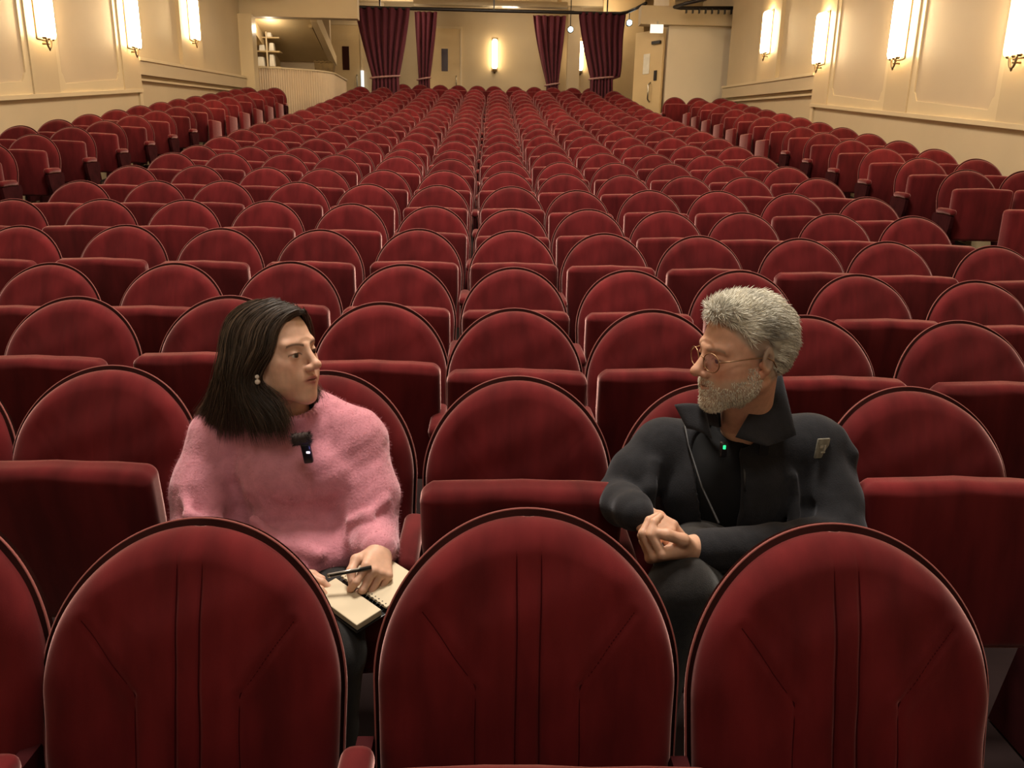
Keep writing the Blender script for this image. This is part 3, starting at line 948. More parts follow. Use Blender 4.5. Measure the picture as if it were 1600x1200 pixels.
pb = thing('crumpled_paper_bag', 'crumpled pale bag on the floor by the right block', 'bag', (4.12, 6.34, side_floor(6.34, 1)))
q = RNG.normal(size=(10, 3)) * 0.02
a = np.linspace(0, 2 * np.pi, 18, endpoint=False)
V = np.array([[(rr_ * (1 + 0.25 * math.sin(3 * t_ + i)) * math.cos(t_) , rr_ * 0.7 * (1 + 0.2 * math.cos(4 * t_ + 2 * i)) * math.sin(t_), h_ + 0.012 * math.sin(5 * t_ + i)) for t_ in a]
              for i, (h_, rr_) in enumerate([(0.0, 0.09), (0.04, 0.11), (0.08, 0.08), (0.11, 0.05), (0.16, 0.06), (0.17, 0.02)])]).reshape(-1, 3)
F = [(i * 18 + j, i * 18 + (j + 1) % 18, (i + 1) * 18 + (j + 1) % 18, (i + 1) * 18 + j) for i in range(5) for j in range(18)]
link('bag_body', mesh('bag_body', V, F), M['paper'], pb)
# last row behind the cross aisle
for i, (x, zt) in enumerate([(-2.25, 3.16), (-1.81, 3.25), (-1.32, 3.25), (-0.87, 3.255), (-0.39, 3.25), (0.03, 3.24), (0.55, 3.25), (1.04, 3.22), (1.5, 3.245), (2.0, 3.24), (2.45, 3.23)]):
    seat('dark red seat in the last row before the rear wall, %s from the left' % ORD[i], 'seats of the last row', x, 21.3, floor_z(21.3), False, arms=(-1,), fold=rr.uniform(-.05, .05))
# ------------------------------------------------------------------ smooth solids for the two people


class Vol:
    """a block of space sampled on a grid; solids are blended into it and a skin is drawn over the result"""

    def __init__(self, lo, hi, res):
        self.lo = np.array(lo, float)
        self.res = res
        self.n = np.ceil((np.array(hi, float) - self.lo) / res).astype(int) + 1
        self.D = np.full(self.n, 0.5, dtype=np.float32)

    def block(self, lo, hi):
        a = np.clip(np.floor((np.array(lo) - self.lo) / self.res).astype(int), 0, self.n)
        b = np.clip(np.ceil((np.array(hi) - self.lo) / self.res).astype(int) + 1, 0, self.n)
        if (b <= a).any():
            return None
        sl = tuple(slice(a[i], b[i]) for i in range(3))
        ax = [(self.lo[i] + self.res * np.arange(a[i], b[i])).astype(np.float32) for i in range(3)]
        return sl, ax[0][:, None, None], ax[1][None, :, None], ax[2][None, None, :]

    def put(self, sl, d, k, sub):
        A = self.D[sl]
        d = d.astype(np.float32)
        if sub:
            if k <= 0:
                self.D[sl] = np.maximum(A, -d)
            else:
                h = np.clip(0.5 - 0.5 * (A + d) / k, 0, 1)
                self.D[sl] = A * (1 - h) - d * h + k * h * (1 - h)
        elif k <= 0:
            self.D[sl] = np.minimum(A, d)
        else:
            h = np.clip(0.5 + 0.5 * (A - d) / k, 0, 1)
            self.D[sl] = A * (1 - h) + d * h - k * h * (1 - h)

    def ell(self, c, r, k=0.02, sub=False, rot=None):
        c, r = np.array(c, float), np.array(r, float)
        m = (r.max() if rot is not None else r) + k * 1.5 + 3 * self.res
        bl = self.block(c - m, c + m)
        if bl is None:
            return self
        sl, x, y, z = bl
        X, Y, Z = x - c[0], y - c[1], z - c[2]
        if rot is not None:
            rot = np.array(rot)
            X, Y, Z = (rot[0, i] * X + rot[1, i] * Y + rot[2, i] * Z for i in range(3))
        k0 = np.sqrt((X / r[0]) ** 2 + (Y / r[1]) ** 2 + (Z / r[2]) ** 2)
        k1 = np.sqrt((X / r[0] ** 2) ** 2 + (Y / r[1] ** 2) ** 2 + (Z / r[2] ** 2) ** 2) + 1e-9
        self.put(sl, k0 * (k0 - 1) / k1, k, sub)
        return self

    def rc(self, a, b, ra, rb, k=0.02, sub=False):
        a, b = np.array(a, float), np.array(b, float)
        m = max(ra, rb) + k * 1.5 + 3 * self.res
        bl = self.block(np.minimum(a, b) - m, np.maximum(a, b) + m)
        if bl is None:
            return self
        sl, x, y, z = bl
        d = b - a
        L2 = d @ d
        t = np.clip(((x - a[0]) * d[0] + (y - a[1]) * d[1] + (z - a[2]) * d[2]) / L2, 0, 1)
        q = np.sqrt((x - a[0] - t * d[0]) ** 2 + (y - a[1] - t * d[1]) ** 2 + (z - a[2] - t * d[2]) ** 2) - (ra + (rb - ra) * t)
        self.put(sl, q, k, sub)
        return self

    def chain(self, pts, rads, k=0.02, sub=False):
        for i in range(len(pts) - 1):
            self.rc(pts[i], pts[i + 1], rads[i], rads[i + 1], k, sub)
        return self

    def cut(self, nrm, off):
        """keep only the side where nrm.p < off"""
        sl, x, y, z = self.block(self.lo, self.lo + self.res * self.n)
        self.D[sl] = np.maximum(self.D[sl], nrm[0] * x + nrm[1] * y + nrm[2] * z - off)
        return self

    def warp(self, fn):
        sl, x, y, z = self.block(self.lo, self.lo + self.res * self.n)
        near = np.abs(self.D) < 0.05
        idx = np.nonzero(near)
        px, py, pz = x[idx[0], 0, 0], y[0, idx[1], 0], z[0, 0, idx[2]]
        self.D[idx] += fn(px, py, pz).astype(np.float32)
        return self

    def skin(self):
        D = self.D
        s = D < 0
        n = D.shape
        cnt = np.zeros((n[0] - 1, n[1] - 1, n[2] - 1), dtype=np.int8)
        offs = [(i, j, k) for i in (0, 1) for j in (0, 1) for k in (0, 1)]
        for o in offs:
            cnt += s[o[0]:n[0] - 1 + o[0], o[1]:n[1] - 1 + o[1], o[2]:n[2] - 1 + o[2]]
        act = np.argwhere((cnt > 0) & (cnt < 8))
        idx = np.full(cnt.shape, -1, dtype=np.int64)
        idx[act[:, 0], act[:, 1], act[:, 2]] = np.arange(len(act))
        val = {o: D[act[:, 0] + o[0], act[:, 1] + o[1], act[:, 2] + o[2]] for o in offs}
        acc = np.zeros((len(act), 3))
        num = np.zeros(len(act))
        for a in offs:
            for ax in range(3):
                if a[ax]:
                    continue
                b = list(a)
                b[ax] = 1
                b = tuple(b)
                va, vb = val[a], val[b]
                m = (va < 0) != (vb < 0)
                t = np.where(m, va / np.where(m, va - vb, 1), 0)
                p = np.zeros((len(act), 3))
                p[:] = a
                p[:, ax] = t
                acc += p * m[:, None]
                num += m
        V = self.lo + self.res * (act + acc / num[:, None])
        F = []
        for ax in range(3):
            b, c = (ax + 1) % 3, (ax + 2) % 3
            sa = [slice(None)] * 3
            sb = [slice(None)] * 3
            sa[ax], sb[ax] = slice(0, -1), slice(1, None)
            e = np.argwhere(s[tuple(sa)] != s[tuple(sb)])
            ok = (e[:, b] > 0) & (e[:, c] > 0) & (e[:, b] < n[b] - 1) & (e[:, c] < n[c] - 1)
            e = e[ok]
            q = []
            for db, dc in ((-1, -1), (0, -1), (0, 0), (-1, 0)):
                w = e.copy()
                w[:, b] += db
                w[:, c] += dc
                q.append(idx[w[:, 0], w[:, 1], w[:, 2]])
            q = np.stack(q, 1)
            inside = s[e[:, 0], e[:, 1], e[:, 2]]
            q[~inside] = q[~inside][:, ::-1]
            F.append(q)
        F = np.concatenate(F)
        return V, F[(F >= 0).all(1)]


def vnormals(V, F):
    a, b, c, d = (V[F[:, i]] for i in range(4))
    n = np.cross(c - a, d - b)
    N = np.zeros_like(V)
    for i in range(4):
        np.add.at(N, F[:, i], n)
    return N / (np.linalg.norm(N, axis=1)[:, None] + 1e-12)


def smooth(V, F, it=2, lam=0.5):
    e = np.concatenate([F[:, [0, 1]], F[:, [1, 2]], F[:, [2, 3]], F[:, [3, 0]]])
    for _ in range(it):
        S = np.zeros_like(V)
        C = np.zeros(len(V))
        for a, b in ((0, 1), (1, 0)):
            np.add.at(S, e[:, a], V[e[:, b]])
            np.add.at(C, e[:, a], 1)
        V = V * (1 - lam) + lam * S / np.maximum(C, 1)[:, None]
    return V


def frame(o, y, z):
    """origin, forward (y) and approximate up (z) -> rotation matrix with columns x, y, z"""
    y = np.array(y, float)
    y /= np.linalg.norm(y)
    z = np.array(z, float)
    z = z - y * (z @ y)
    z /= np.linalg.norm(z)
    return np.array(o, float), np.stack([np.cross(y, z), y, z], 1)


def ribbons(P, rad, sides=3):
    """P: (strands, points, 3) -> thin tapering tubes in one mesh"""
    S, K, _ = P.shape
    T = np.gradient(P, axis=1)
    T /= np.linalg.norm(T, axis=2)[..., None] + 1e-9
    ref = RNG.normal(size=(S, 1, 3))
    U = np.cross(T, ref)
    U /= np.linalg.norm(U, axis=2)[..., None] + 1e-9
    Wv = np.cross(T, U)
    tp = rad * np.clip(1.15 - np.linspace(0, 1, K) ** 3, 0.15, 1) * np.clip(0.3 + np.linspace(0, 1, K) * 6, 0, 1)
    if np.ndim(rad) == 0:
        tp = np.broadcast_to(tp, (S, K))
    V = np.stack([P + tp[..., None] * (math.cos(a) * U + math.sin(a) * Wv) for a in np.linspace(0, 2 * np.pi, sides, endpoint=False)], 2)
    V = V.reshape(-1, 3)
    base = (np.arange(S)[:, None] * K + np.arange(K - 1)[None]).reshape(-1) * sides
    F = []
    for j in range(sides):
        k = (j + 1) % sides
        F.append(np.stack([base + j, base + k, base + sides + k, base + sides + j], 1))
    return V, np.concatenate(F)


def noise3(p, s, seed=0):
    """cheap smooth noise from a few waves"""
    r_ = np.random.default_rng(seed)
    o = 0
    for i in range(7):
        w = r_.normal(size=3) * s
        o = o + np.sin(p[..., 0] * w[0] + p[..., 1] * w[1] + p[..., 2] * w[2] + r_.uniform(0, 6.28))
    return o / 4.0


def join(parts):
    V, F, C, n = [], [], [], 0
    for v, f, c in parts:
        V.append(v)
        F.append(np.asarray(f) + n)
        C.append(np.broadcast_to(np.asarray(c, float), v.shape))
        n += len(v)
    return np.concatenate(V), np.concatenate(F), np.concatenate(C)


def head_mesh(kind, neck_end):
    fem = kind == 'f'
    v = Vol((-0.12, -0.19, -0.23), (0.12, 0.15, 0.15), 0.002)
    v.ell((0, -0.015, 0.045), (0.0755, 0.097, 0.078), 0)
    v.ell((0, 0.026, -0.012), (0.060 if fem else 0.062, 0.062, 0.085), 0.03)
    for s in (-1, 1):
        v.rc((s * 0.050, -0.006, -0.050), (s * 0.016, 0.066, -0.094), 0.018 if fem else 0.021, 0.014 if fem else 0.018, 0.03)
        v.ell((s * 0.044, 0.050, -0.014), (0.020, 0.022, 0.018), 0.025)
        v.rc((s * 0.012, 0.0835 if fem else 0.0855, 0.027), (s * 0.046, 0.068 if fem else 0.070, 0.028), 0.006 if fem else 0.0095, 0.007, 0.018)
        v.ell((s * 0.037, 0.052, -0.050), (0.025, 0.024, 0.030) if fem else (0.022, 0.022, 0.026), 0.03)
    v.ell((0, 0.076, -0.099), (0.018, 0.014, 0.014), 0.02)
    v.ell((0, 0.068, -0.060), (0.031, 0.025, 0.030), 0.02)
    for s in (-1, 1):
        v.ell((s * 0.033, 0.100, 0.006), (0.018, 0.020, 0.012), 0.012, True)
    v.rc((0, 0.085, 0.018), (0, 0.108 if fem else 0.111, -0.021), 0.0075, 0.0095 if fem else 0.0115, 0.014)
    v.ell((0, 0.1115 if fem else 0.115, -0.0245), (0.0100, 0.0105, 0.0090), 0.010)
    for s in (-1, 1):
        v.ell((s * 0.0125, 0.0985, -0.0295), (0.0078, 0.0115, 0.0080), 0.007)
        v.ell((s * 0.0060, 0.106, -0.0385), (0.0036, 0.0062, 0.0045), 0.003, True)
        v.ell((s * 0.0315, 0.0715, 0.0050), (0.0155, 0.0155, 0.0150), 0.005)
        v.ell((s * 0.0320, 0.0890, 0.0030), (0.0140, 0.0130, 0.0040 if fem else 0.0036), 0.002, True)
        v.rc((s * 0.023, 0.083, -0.0560), (0, 0.0940, -0.0520), 0.0034, 0.0062, 0.004)
        v.rc((s * 0.021, 0.082, -0.0610), (0, 0.0915, -0.0640), 0.0030, 0.0062, 0.004)
        # ears
        c, sn = math.cos(s * 0.35), math.sin(s * 0.35)
        rot = np.array([[c, sn, 0], [-sn, c, 0], [0, 0, 1.0]])
        v.ell((s * 0.079, -0.012, 0.004), (0.0075, 0.019, 0.031), 0.004, rot=rot)
        v.ell((s * 0.074, -0.002, -0.026), (0.0065, 0.009, 0.011), 0.006)
        v.ell((s * 0.087, -0.009, 0.004), (0.0055, 0.0088, 0.016), 0.004, True, rot=rot)
        v.ell((s * 0.076, 0.002, -0.004), (0.006, 0.005, 0.008), 0.003)
    v.ell((0, 0.100, -0.0582), (0.021, 0.012, 0.0016), 0.002, True)
    r0 = 0.046 if fem else 0.055
    v.rc((0, -0.028, -0.04), neck_end, r0, r0 + 0.003, 0.03)
    V, F = v.skin()
    V = smooth(V, F, 2, 0.5)
    return V, F


def bump(V, c, r):
    return np.exp(-(((V - np.array(c)) / np.array(r)) ** 2).sum(1))


def head_colour(V, kind):
    fem = kind == 'f'
    skin_c = np.array((0.66, 0.40, 0.285)) if fem else np.array((0.58, 0.32, 0.215))
    C = np.tile(skin_c, (len(V), 1))

    def mix(w, c):
        nonlocal C
        w = np.clip(w, 0, 1)[:, None]
        C = C * (1 - w) + np.array(c) * w
    A = V.copy()
    A[:, 0] = np.abs(A[:, 0])
    mix(0.30 * bump(A, (0.045, 0.06, -0.02), (0.022, 0.04, 0.02)), (0.60, 0.22, 0.16))
    mix(0.35 * bump(A, (0, 0.115, -0.026), (0.018, 0.02, 0.012)), (0.60, 0.24, 0.17))
    mix(0.5 * bump(A, (0.078, -0.005, 0.0), (0.008, 0.03, 0.04)), (0.55, 0.2, 0.14))
    lips = np.maximum(bump(A, (0.0, 0.096, -0.0525), (0.016, 0.02, 0.0042)), bump(A, (0.0, 0.094, -0.0635), (0.015, 0.02, 0.0048)))
    lips = np.maximum(lips, bump(A, (0.014, 0.088, -0.058), (0.009, 0.02, 0.005)))
    mix((1.15 if fem else 0.6) * lips, (0.36, 0.10, 0.085) if fem else (0.42, 0.17, 0.13))
    mix(0.9 * bump(A, (0.0, 0.094, -0.0582), (0.020, 0.02, 0.0014)), (0.12, 0.03, 0.025))
    # brows, lash lines
    t = np.clip((A[:, 0] - 0.012) / 0.040, 0, 1)
    bz = 0.0235 + 0.0075 * np.sin(t * 2.4) - 0.004 * t
    w = np.exp(-((A[:, 2] - bz) / (0.0030 if fem else 0.0038)) ** 2) * (A[:, 0] > 0.011) * (A[:, 0] < 0.052) * (A[:, 1] > 0.045)
    mix((0.85 if fem else 0.6) * w, (0.06, 0.03, 0.02) if fem else (0.22, 0.19, 0.15))
    lz = 0.0030 + 0.0052 * np.sqrt(np.clip(1 - ((A[:, 0] - 0.032) / 0.0165) ** 2, 0, 1))
    w = np.exp(-((A[:, 2] - lz) / 0.0016) ** 2) * (np.abs(A[:, 0] - 0.032) < 0.0165) * (A[:, 1] > 0.06)
    mix((0.9 if fem else 0.5) * w, (0.05, 0.02, 0.015))
    if not fem:
        jaw = np.clip((-0.030 - A[:, 2]) / 0.012, 0, 1) * np.clip((A[:, 2] + 0.13) / 0.02, 0, 1) * np.clip((A[:, 1] - (-0.012)) / 0.014, 0, 1)
        jaw *= 1 - 0.9 * bump(A, (0.0, 0.094, -0.0585), (0.020, 0.03, 0.008))
        jaw *= np.clip(1 - 1.1 * bump(A, (0.034, 0.075, -0.03), (0.016, 0.05, 0.018)), 0, 1)
        mix(0.55 * jaw, (0.42, 0.37, 0.28))
        sc = np.clip((A[:, 2] - 0.062 + 0.05 * np.clip(0.06 - A[:, 1], -0.03, 0.10) / 0.05 * 1.2) / 0.015, 0, 1)
        mix(0.7 * sc, (0.22, 0.20, 0.16))
    C *= 1 + 0.05 * noise3(V, 160, 3)[:, None]
    return np.clip(C, 0, 1)


def eye_mesh(side):
    n, m = 14, 18
    th = np.linspace(0, math.pi, n)
    ph = np.linspace(0, 2 * math.pi, m, endpoint=False)
    V = np.array([(math.sin(t) * math.cos(p), math.cos(t), math.sin(t) * math.sin(p)) for t in th for p in ph]) * 0.0142
    F = [(i * m + j, i * m + (j + 1) % m, (i + 1) * m + (j + 1) % m, (i + 1) * m + j) for i in range(n - 1) for j in range(m)]
    a = np.repeat(th, m)
    C = np.where((a < 0.28)[:, None], (0.01, 0.008, 0.006), np.where((a < 0.62)[:, None], (0.07, 0.035, 0.018), (0.62, 0.56, 0.50)))
    return V + np.array((side * 0.0315, 0.0715, 0.0040)), F, C


def add_hand(v, o, ydir, zdir, right, curls, thumb, spread=0.10, scale=1.0, back=None):
    """blend a hand into volume v. curls: (mcp, pip, dip) for index..little in radians; thumb: three joint points in hand space"""
    o, B = frame(o, ydir, zdir)
    y, z = B[:, 1], B[:, 2]
    x = np.cross(z, y) if right else np.cross(y, z)
    s = scale

    def P(a):
        return o + s * (a[0] * x + a[1] * y + a[2] * z)
    bk = P((0.0, -0.05, -0.002)) if back is None else P((0, -0.01, -0.002)) + 0.05 * np.array(back) / np.linalg.norm(back)
    v.chain([bk, P((0, -0.01, -0.002)), P((0, 0.02, -0.004))], [0.030 * s, 0.026 * s, 0.025 * s], 0.012)
    mx = (0.030, 0.0095, -0.0115, -0.031)
    for i in range(4):
        v.rc(P((mx[i] * 0.55, 0.015, -0.003)), P((mx[i], 0.088 - 0.006 * abs(i - 1), 0.0)), 0.0165 * s, 0.0115 * s, 0.012)
    v.ell(P((0.022, 0.035, -0.014)), (0.018 * s, 0.020 * s, 0.018 * s), 0.012)
    lens = ((0.044, 0.027, 0.021), (0.049, 0.031, 0.022), (0.046, 0.029, 0.022), (0.036, 0.022, 0.019))
    rd = ((0.0098, 0.0088, 0.0080, 0.0066), (0.0100, 0.0090, 0.0082, 0.0068), (0.0096, 0.0086, 0.0078, 0.0064), (0.0086, 0.0076, 0.0068, 0.0056))
    for i in range(4):
        p = np.array((mx[i], 0.088 - 0.006 * abs(i - 1), 0.0))
        a = 0.0
        sp = (1.2, 0.35, -0.4, -1.2)[i] * spread
        pts = [p]
        for j in range(3):
            a += curls[i][j]
            d = np.array((math.sin(sp) * math.cos(a), math.cos(sp) * math.cos(a), -math.sin(a)))
            pts.append(pts[-1] + lens[i][j] * d)
        v.chain([P(q) for q in pts], [r_ * s for r_ in rd[i]], 0.0035)
    tp = [np.array((0.022, 0.020, -0.010))] + [np.array(q) for q in thumb]
    v.chain([P(q) for q in tp], [0.0165 * s, 0.0125 * s, 0.0108 * s, 0.0085 * s], 0.006)


def hand_colour(V, base):
    C = np.tile(np.array(base), (len(V), 1))
    return np.clip(C * (1 + 0.06 * noise3(V, 120, 5)[:, None]), 0, 1)


M['skin'] = mat('skin', (0.6, 0.35, 0.25), 0.5, spec=0.35, attr=True, sss=0.25, noise=(90, 0.05))
M['eye'] = mat('eye', (0.8, 0.8, 0.8), 0.1, attr=True)
M['hair_f'] = mat('dark_brown_hair', (0.02, 0.012, 0.008), 0.38, spec=0.5, attr=True)
M['hair_m'] = mat('grey_hair', (0.5, 0.48, 0.42), 0.55, spec=0.3, attr=True)
M['wool'] = mat('pink_mohair', (0.56, 0.23, 0.285), 0.95, spec=0.05, noise=(38, 0.10), sheen=(0.55, 0.5, (1.0, .72, .78)), bump=(160, 0.5))
M['fuzz'] = mat('pink_mohair_fuzz', (0.64, 0.28, 0.335), 0.9, spec=0.1)
M['jacket'] = mat('charcoal_jacket', (0.018, 0.018, 0.021), 0.9, spec=0.15, noise=(60, 0.15), sheen=(0.12, 0.45, (.8, .8, .9)), bump=(350, 0.3))
M['shirt'] = mat('black_shirt', (0.006, 0.006, 0.007), 0.85, spec=0.2)
M['trousers'] = mat('dark_grey_trousers', (0.020, 0.018, 0.018), 0.9, spec=0.15, noise=(90, 0.2), sheen=(0.2, 0.5, (1, 1, 1)), bump=(500, 0.3))
M['page'] = mat('notebook_paper', (0.60, 0.50, 0.35), 0.7, noise=(9, 0.04))
M['ink'] = mat('black_plastic', (0.01, 0.01, 0.012), 0.3)
M['pearl'] = mat('pearl', (0.75, 0.66, 0.58), 0.25, coat=0.5)
M['gold'] = mat('bronze_metal', (0.34, 0.20, 0.11), 0.3, metal=0.8)
M['lens'] = bpy.data.materials.new('clear_lens')
M['lens'].use_nodes = True
_nt = M['lens'].node_tree
_nt.nodes.clear()
_o = _nt.nodes.new('ShaderNodeOutputMaterial')
_m = _nt.nodes.new('ShaderNodeMixShader')
_m.inputs[0].default_value = 0.03
_t = _nt.nodes.new('ShaderNodeBsdfTransparent')
_g = _nt.nodes.new('ShaderNodeBsdfGlossy')
_g.inputs['Roughness'].default_value = 0.05
_nt.links.new(_t.outputs[0], _m.inputs[1])
_nt.links.new(_g.outputs[0], _m.inputs[2])
_nt.links.new(_m.outputs[0], _o.inputs[0])
M['fur'] = mat('windscreen_fur', (0.035, 0.022, 0.020), 0.95)
M['led_green'] = mat('green_led', (.1, 1, .5), 0.3, emit=((0.02, 0.95, 0.32), 1.0))
M['led_white'] = mat('pale_led', (1, 1, 1), 0.3, emit=((0.95, 0.9, 1.0), 0.9))
M['patch'] = mat('grey_fabric_patch', (0.17, 0.16, 0.125), 0.8, noise=(120, 0.3))
# ------------------------------------------------------------------ the woman in pink
WS = 0.95
wo, wB = frame((-0.474, 1.745, 1.004), (0.90, -0.42, 0.15), (0.05, 0.03, 1.0))


def w_head(V):
    return wo + WS * (np.asarray(V) @ wB.T)


woman = thing('person', 'woman in a fuzzy pink sweater with dark shoulder-length hair holding a pen', 'person', (-0.45, 1.70, floor_z(1.7)))


def child(name, me, material, parent):
    """world-space mesh under a thing whose empty is moved"""
    o = link(name, me, material, parent)
    p = parent
    off = Vector((0, 0, 0))
    while p is not None:
        off += Vector(p.location)
        p = p.parent
    o.location = -off
    return o


HV, HF = head_mesh('f', wB.T @ (np.array((-0.462, 1.785, 0.80)) - wo) / WS)
HC = head_colour(HV, 'f')
skinf = (0.62, 0.37, 0.26)
hv = Vol((-0.33, 1.40, 0.52), (-0.12, 1.68, 0.74), 0.002)
# her left hand closed round the pen
add_hand(hv, (-0.228, 1.540, 0.632), (0.05, -1.0, -0.12), (0.55, -0.15, 0.80), False,
         [(0.75, 1.05, 0.4), (0.95, 1.25, 0.5), (1.05, 1.35, 0.6), (1.1, 1.4, 0.6)],
         [(0.048, 0.045, -0.022), (0.050, 0.078, -0.034), (0.040, 0.100, -0.044)], scale=0.86)
h1 = hv.skin()
hv = Vol((-0.53, 1.33, 0.50), (-0.25, 1.62, 0.70), 0.002)
# her right hand flat on the notebook, mostly behind the near seat
add_hand(hv, (-0.452, 1.487, 0.612), (0.88, -0.36, -0.05), (0.10, -0.05, 1.0), True,
         [(0.25, 0.35, 0.2), (0.3, 0.4, 0.2), (0.35, 0.45, 0.2), (0.4, 0.5, 0.2)],
         [(0.045, 0.050, -0.012), (0.055, 0.085, -0.014), (0.056, 0.110, -0.018)], scale=0.90)
h2 = hv.skin()
cv = Vol((-0.72, 1.30, 0.40), (-0.15, 1.95, 0.93), 0.010)
cv.ell((-0.46, 1.81, 0.62), (0.12, 0.075, 0.18), 0).ell((-0.455, 1.80, 0.75), (0.13, 0.08, 0.10), 0.05)
cv.chain([(-0.60, 1.80, 0.77), (-0.64, 1.70, 0.60), (-0.49, 1.51, 0.605)], [0.040, 0.034, 0.026], 0.02)
cv.chain([(-0.31, 1.79, 0.77), (-0.268, 1.67, 0.605), (-0.232, 1.56, 0.628)], [0.045, 0.04, 0.026], 0.02)
cv.rc((-0.46, 1.785, 0.76), (-0.463, 1.775, 0.89), 0.055, 0.045, 0.02)
for x in (-0.53, -0.39):
    cv.chain([(x, 1.80, 0.49), (x + 0.09, 1.40, 0.50)], [0.075, 0.05], 0.03)
c0 = cv.skin()
BV, BF, BC = join([(w_head(HV), HF, HC), (h1[0], h1[1], hand_colour(h1[0], skinf)), (h2[0], h2[1], hand_colour(h2[0], skinf)), (c0[0], c0[1], skinf)])
child('body', mesh('body', BV, BF, True, BC), M['skin'], woman)
for s in (-1, 1):
    v, f, c = eye_mesh(s)
    child('eye', mesh('eye', w_head(v), f, True, c), M['eye'], woman)

# sweater
sv = Vol((-0.80, 1.38, 0.46), (-0.12, 1.98, 0.94), 0.004)
sv.ell((-0.46, 1.80, 0.61), (0.172, 0.125, 0.165), 0).ell((-0.455, 1.80, 0.745), (0.165, 0.108, 0.125), 0.05)
sv.ell((-0.430, 1.715, 0.730), (0.130, 0.070, 0.080), 0.06)
sv.rc((-0.622, 1.80, 0.793), (-0.315, 1.795, 0.790), 0.062, 0.064, 0.04)
sv.rc((-0.500, 1.80, 0.850), (-0.620, 1.80, 0.798), 0.050, 0.062, 0.04).rc((-0.415, 1.795, 0.862), (-0.318, 1.79, 0.795), 0.052, 0.066, 0.04)
sv.ell((-0.43, 1.70, 0.570), (0.165, 0.13, 0.075), 0.05)
sv.chain([(-0.630, 1.795, 0.785), (-0.655, 1.74, 0.685), (-0.650, 1.69, 0.60)], [0.071, 0.073, 0.073], 0.03)
sv.chain([(-0.640, 1.685, 0.595), (-0.54, 1.56, 0.590), (-0.47, 1.50, 0.605)], [0.070, 0.060, 0.044], 0.018)
sv.chain([(-0.308, 1.79, 0.775), (-0.278, 1.73, 0.68), (-0.268, 1.67, 0.605)], [0.068, 0.066, 0.062], 0.028)
sv.chain([(-0.268, 1.665, 0.605), (-0.245, 1.60, 0.615), (-0.232, 1.56, 0.628)], [0.060, 0.050, 0.040], 0.014)
# folds: at the elbow, under the bust, across the belly
for pts, r_ in (
                ([(-0.52, 1.642, 0.655), (-0.45, 1.60, 0.612), (-0.37, 1.585, 0.600)], 0.013), ([(-0.47, 1.607, 0.60), (-0.41, 1.565, 0.565), (-0.36, 1.555, 0.545)], 0.013),
                ([(-0.675, 1.66, 0.695), (-0.65, 1.617, 0.675), (-0.62, 1.625, 0.66)], 0.007), ([(-0.675, 1.64, 0.645), (-0.64, 1.603, 0.635), (-0.615, 1.605, 0.63)], 0.007),
                ([(-0.235, 1.67, 0.69), (-0.265, 1.622, 0.675), (-0.305, 1.635, 0.655)], 0.008)):
    sv.chain(pts, [r_ * 0.7, r_, r_ * 0.7], 0.022)
sv.chain([(-0.574, 1.690, 0.71), (-0.567, 1.672, 0.64), (-0.552, 1.640, 0.56)], [0.008, 0.018, 0.022], 0.03, True)
sv.chain([(-0.51, 1.61, 0.645), (-0.44, 1.565, 0.590)], [0.008, 0.008], 0.02, True)
# ribbed crew neck, open for the neck
nb, nt = np.array((-0.462, 1.780, 0.832)), np.array((-0.450, 1.757, 0.870))
sv.rc(nb, nt, 0.072, 0.060, 0.02)
sv.rc(nb + (0, 0, 0.01), nt + (0.004, -0.008, 0.05), 0.050, 0.064, 0.005, True)
sv.warp(lambda x, y, z: 0.0022 * noise3(np.stack([x, y, z], -1), 38, 2) + 0.0010 * noise3(np.stack([x, y, z], -1), 110, 4))
SV, SF = sv.skin()
SV = smooth(SV, SF, 2)
sweater = child('sweater', mesh('sweater', SV, SF, True), M['wool'], woman)
# mohair fuzz
N = vnormals(SV, SF)
pick = RNG.integers(0, len(SV), 26000)
pick = pick[N[pick, 1] < 0.6]
p0 = SV[pick]
d = N[pick] * 0.8 + RNG.normal(size=(len(pick), 3)) * 0.55
d /= np.linalg.norm(d, axis=1)[:, None]
ln = RNG.uniform(0.004, 0.011, len(pick))[:, None]
side = np.cross(d, RNG.normal(size=d.shape))
side /= np.linalg.norm(side, axis=1)[:, None]
V = np.stack([p0 - side * 0.00022, p0 + side * 0.00022, p0 + d * ln], 1).reshape(-1, 3)
fz = child('wool_fuzz', mesh('wool_fuzz', V, np.arange(len(V)).reshape(-1, 3)), M['fuzz'], sweater)
fz.location = (0, 0, 0)
fz['kind'] = 'stuff'

# ribbed band round the crew neck
a = np.linspace(0, 2 * np.pi, 161)
rb = 0.0095 + 0.0012 * np.sin(np.arange(161) * np.pi / 2)
ring = np.stack([-0.453 + 0.061 * np.cos(a), 1.764 + 0.056 * np.sin(a), 0.876 + 0.012 * np.sin(a) + 0.004 * np.cos(a)], 1)
cb = child('neck_band', mesh('neck_band', *tube(ring, rb, 8, False), True), M['wool'], sweater)
cb.location = (0, 0, 0)

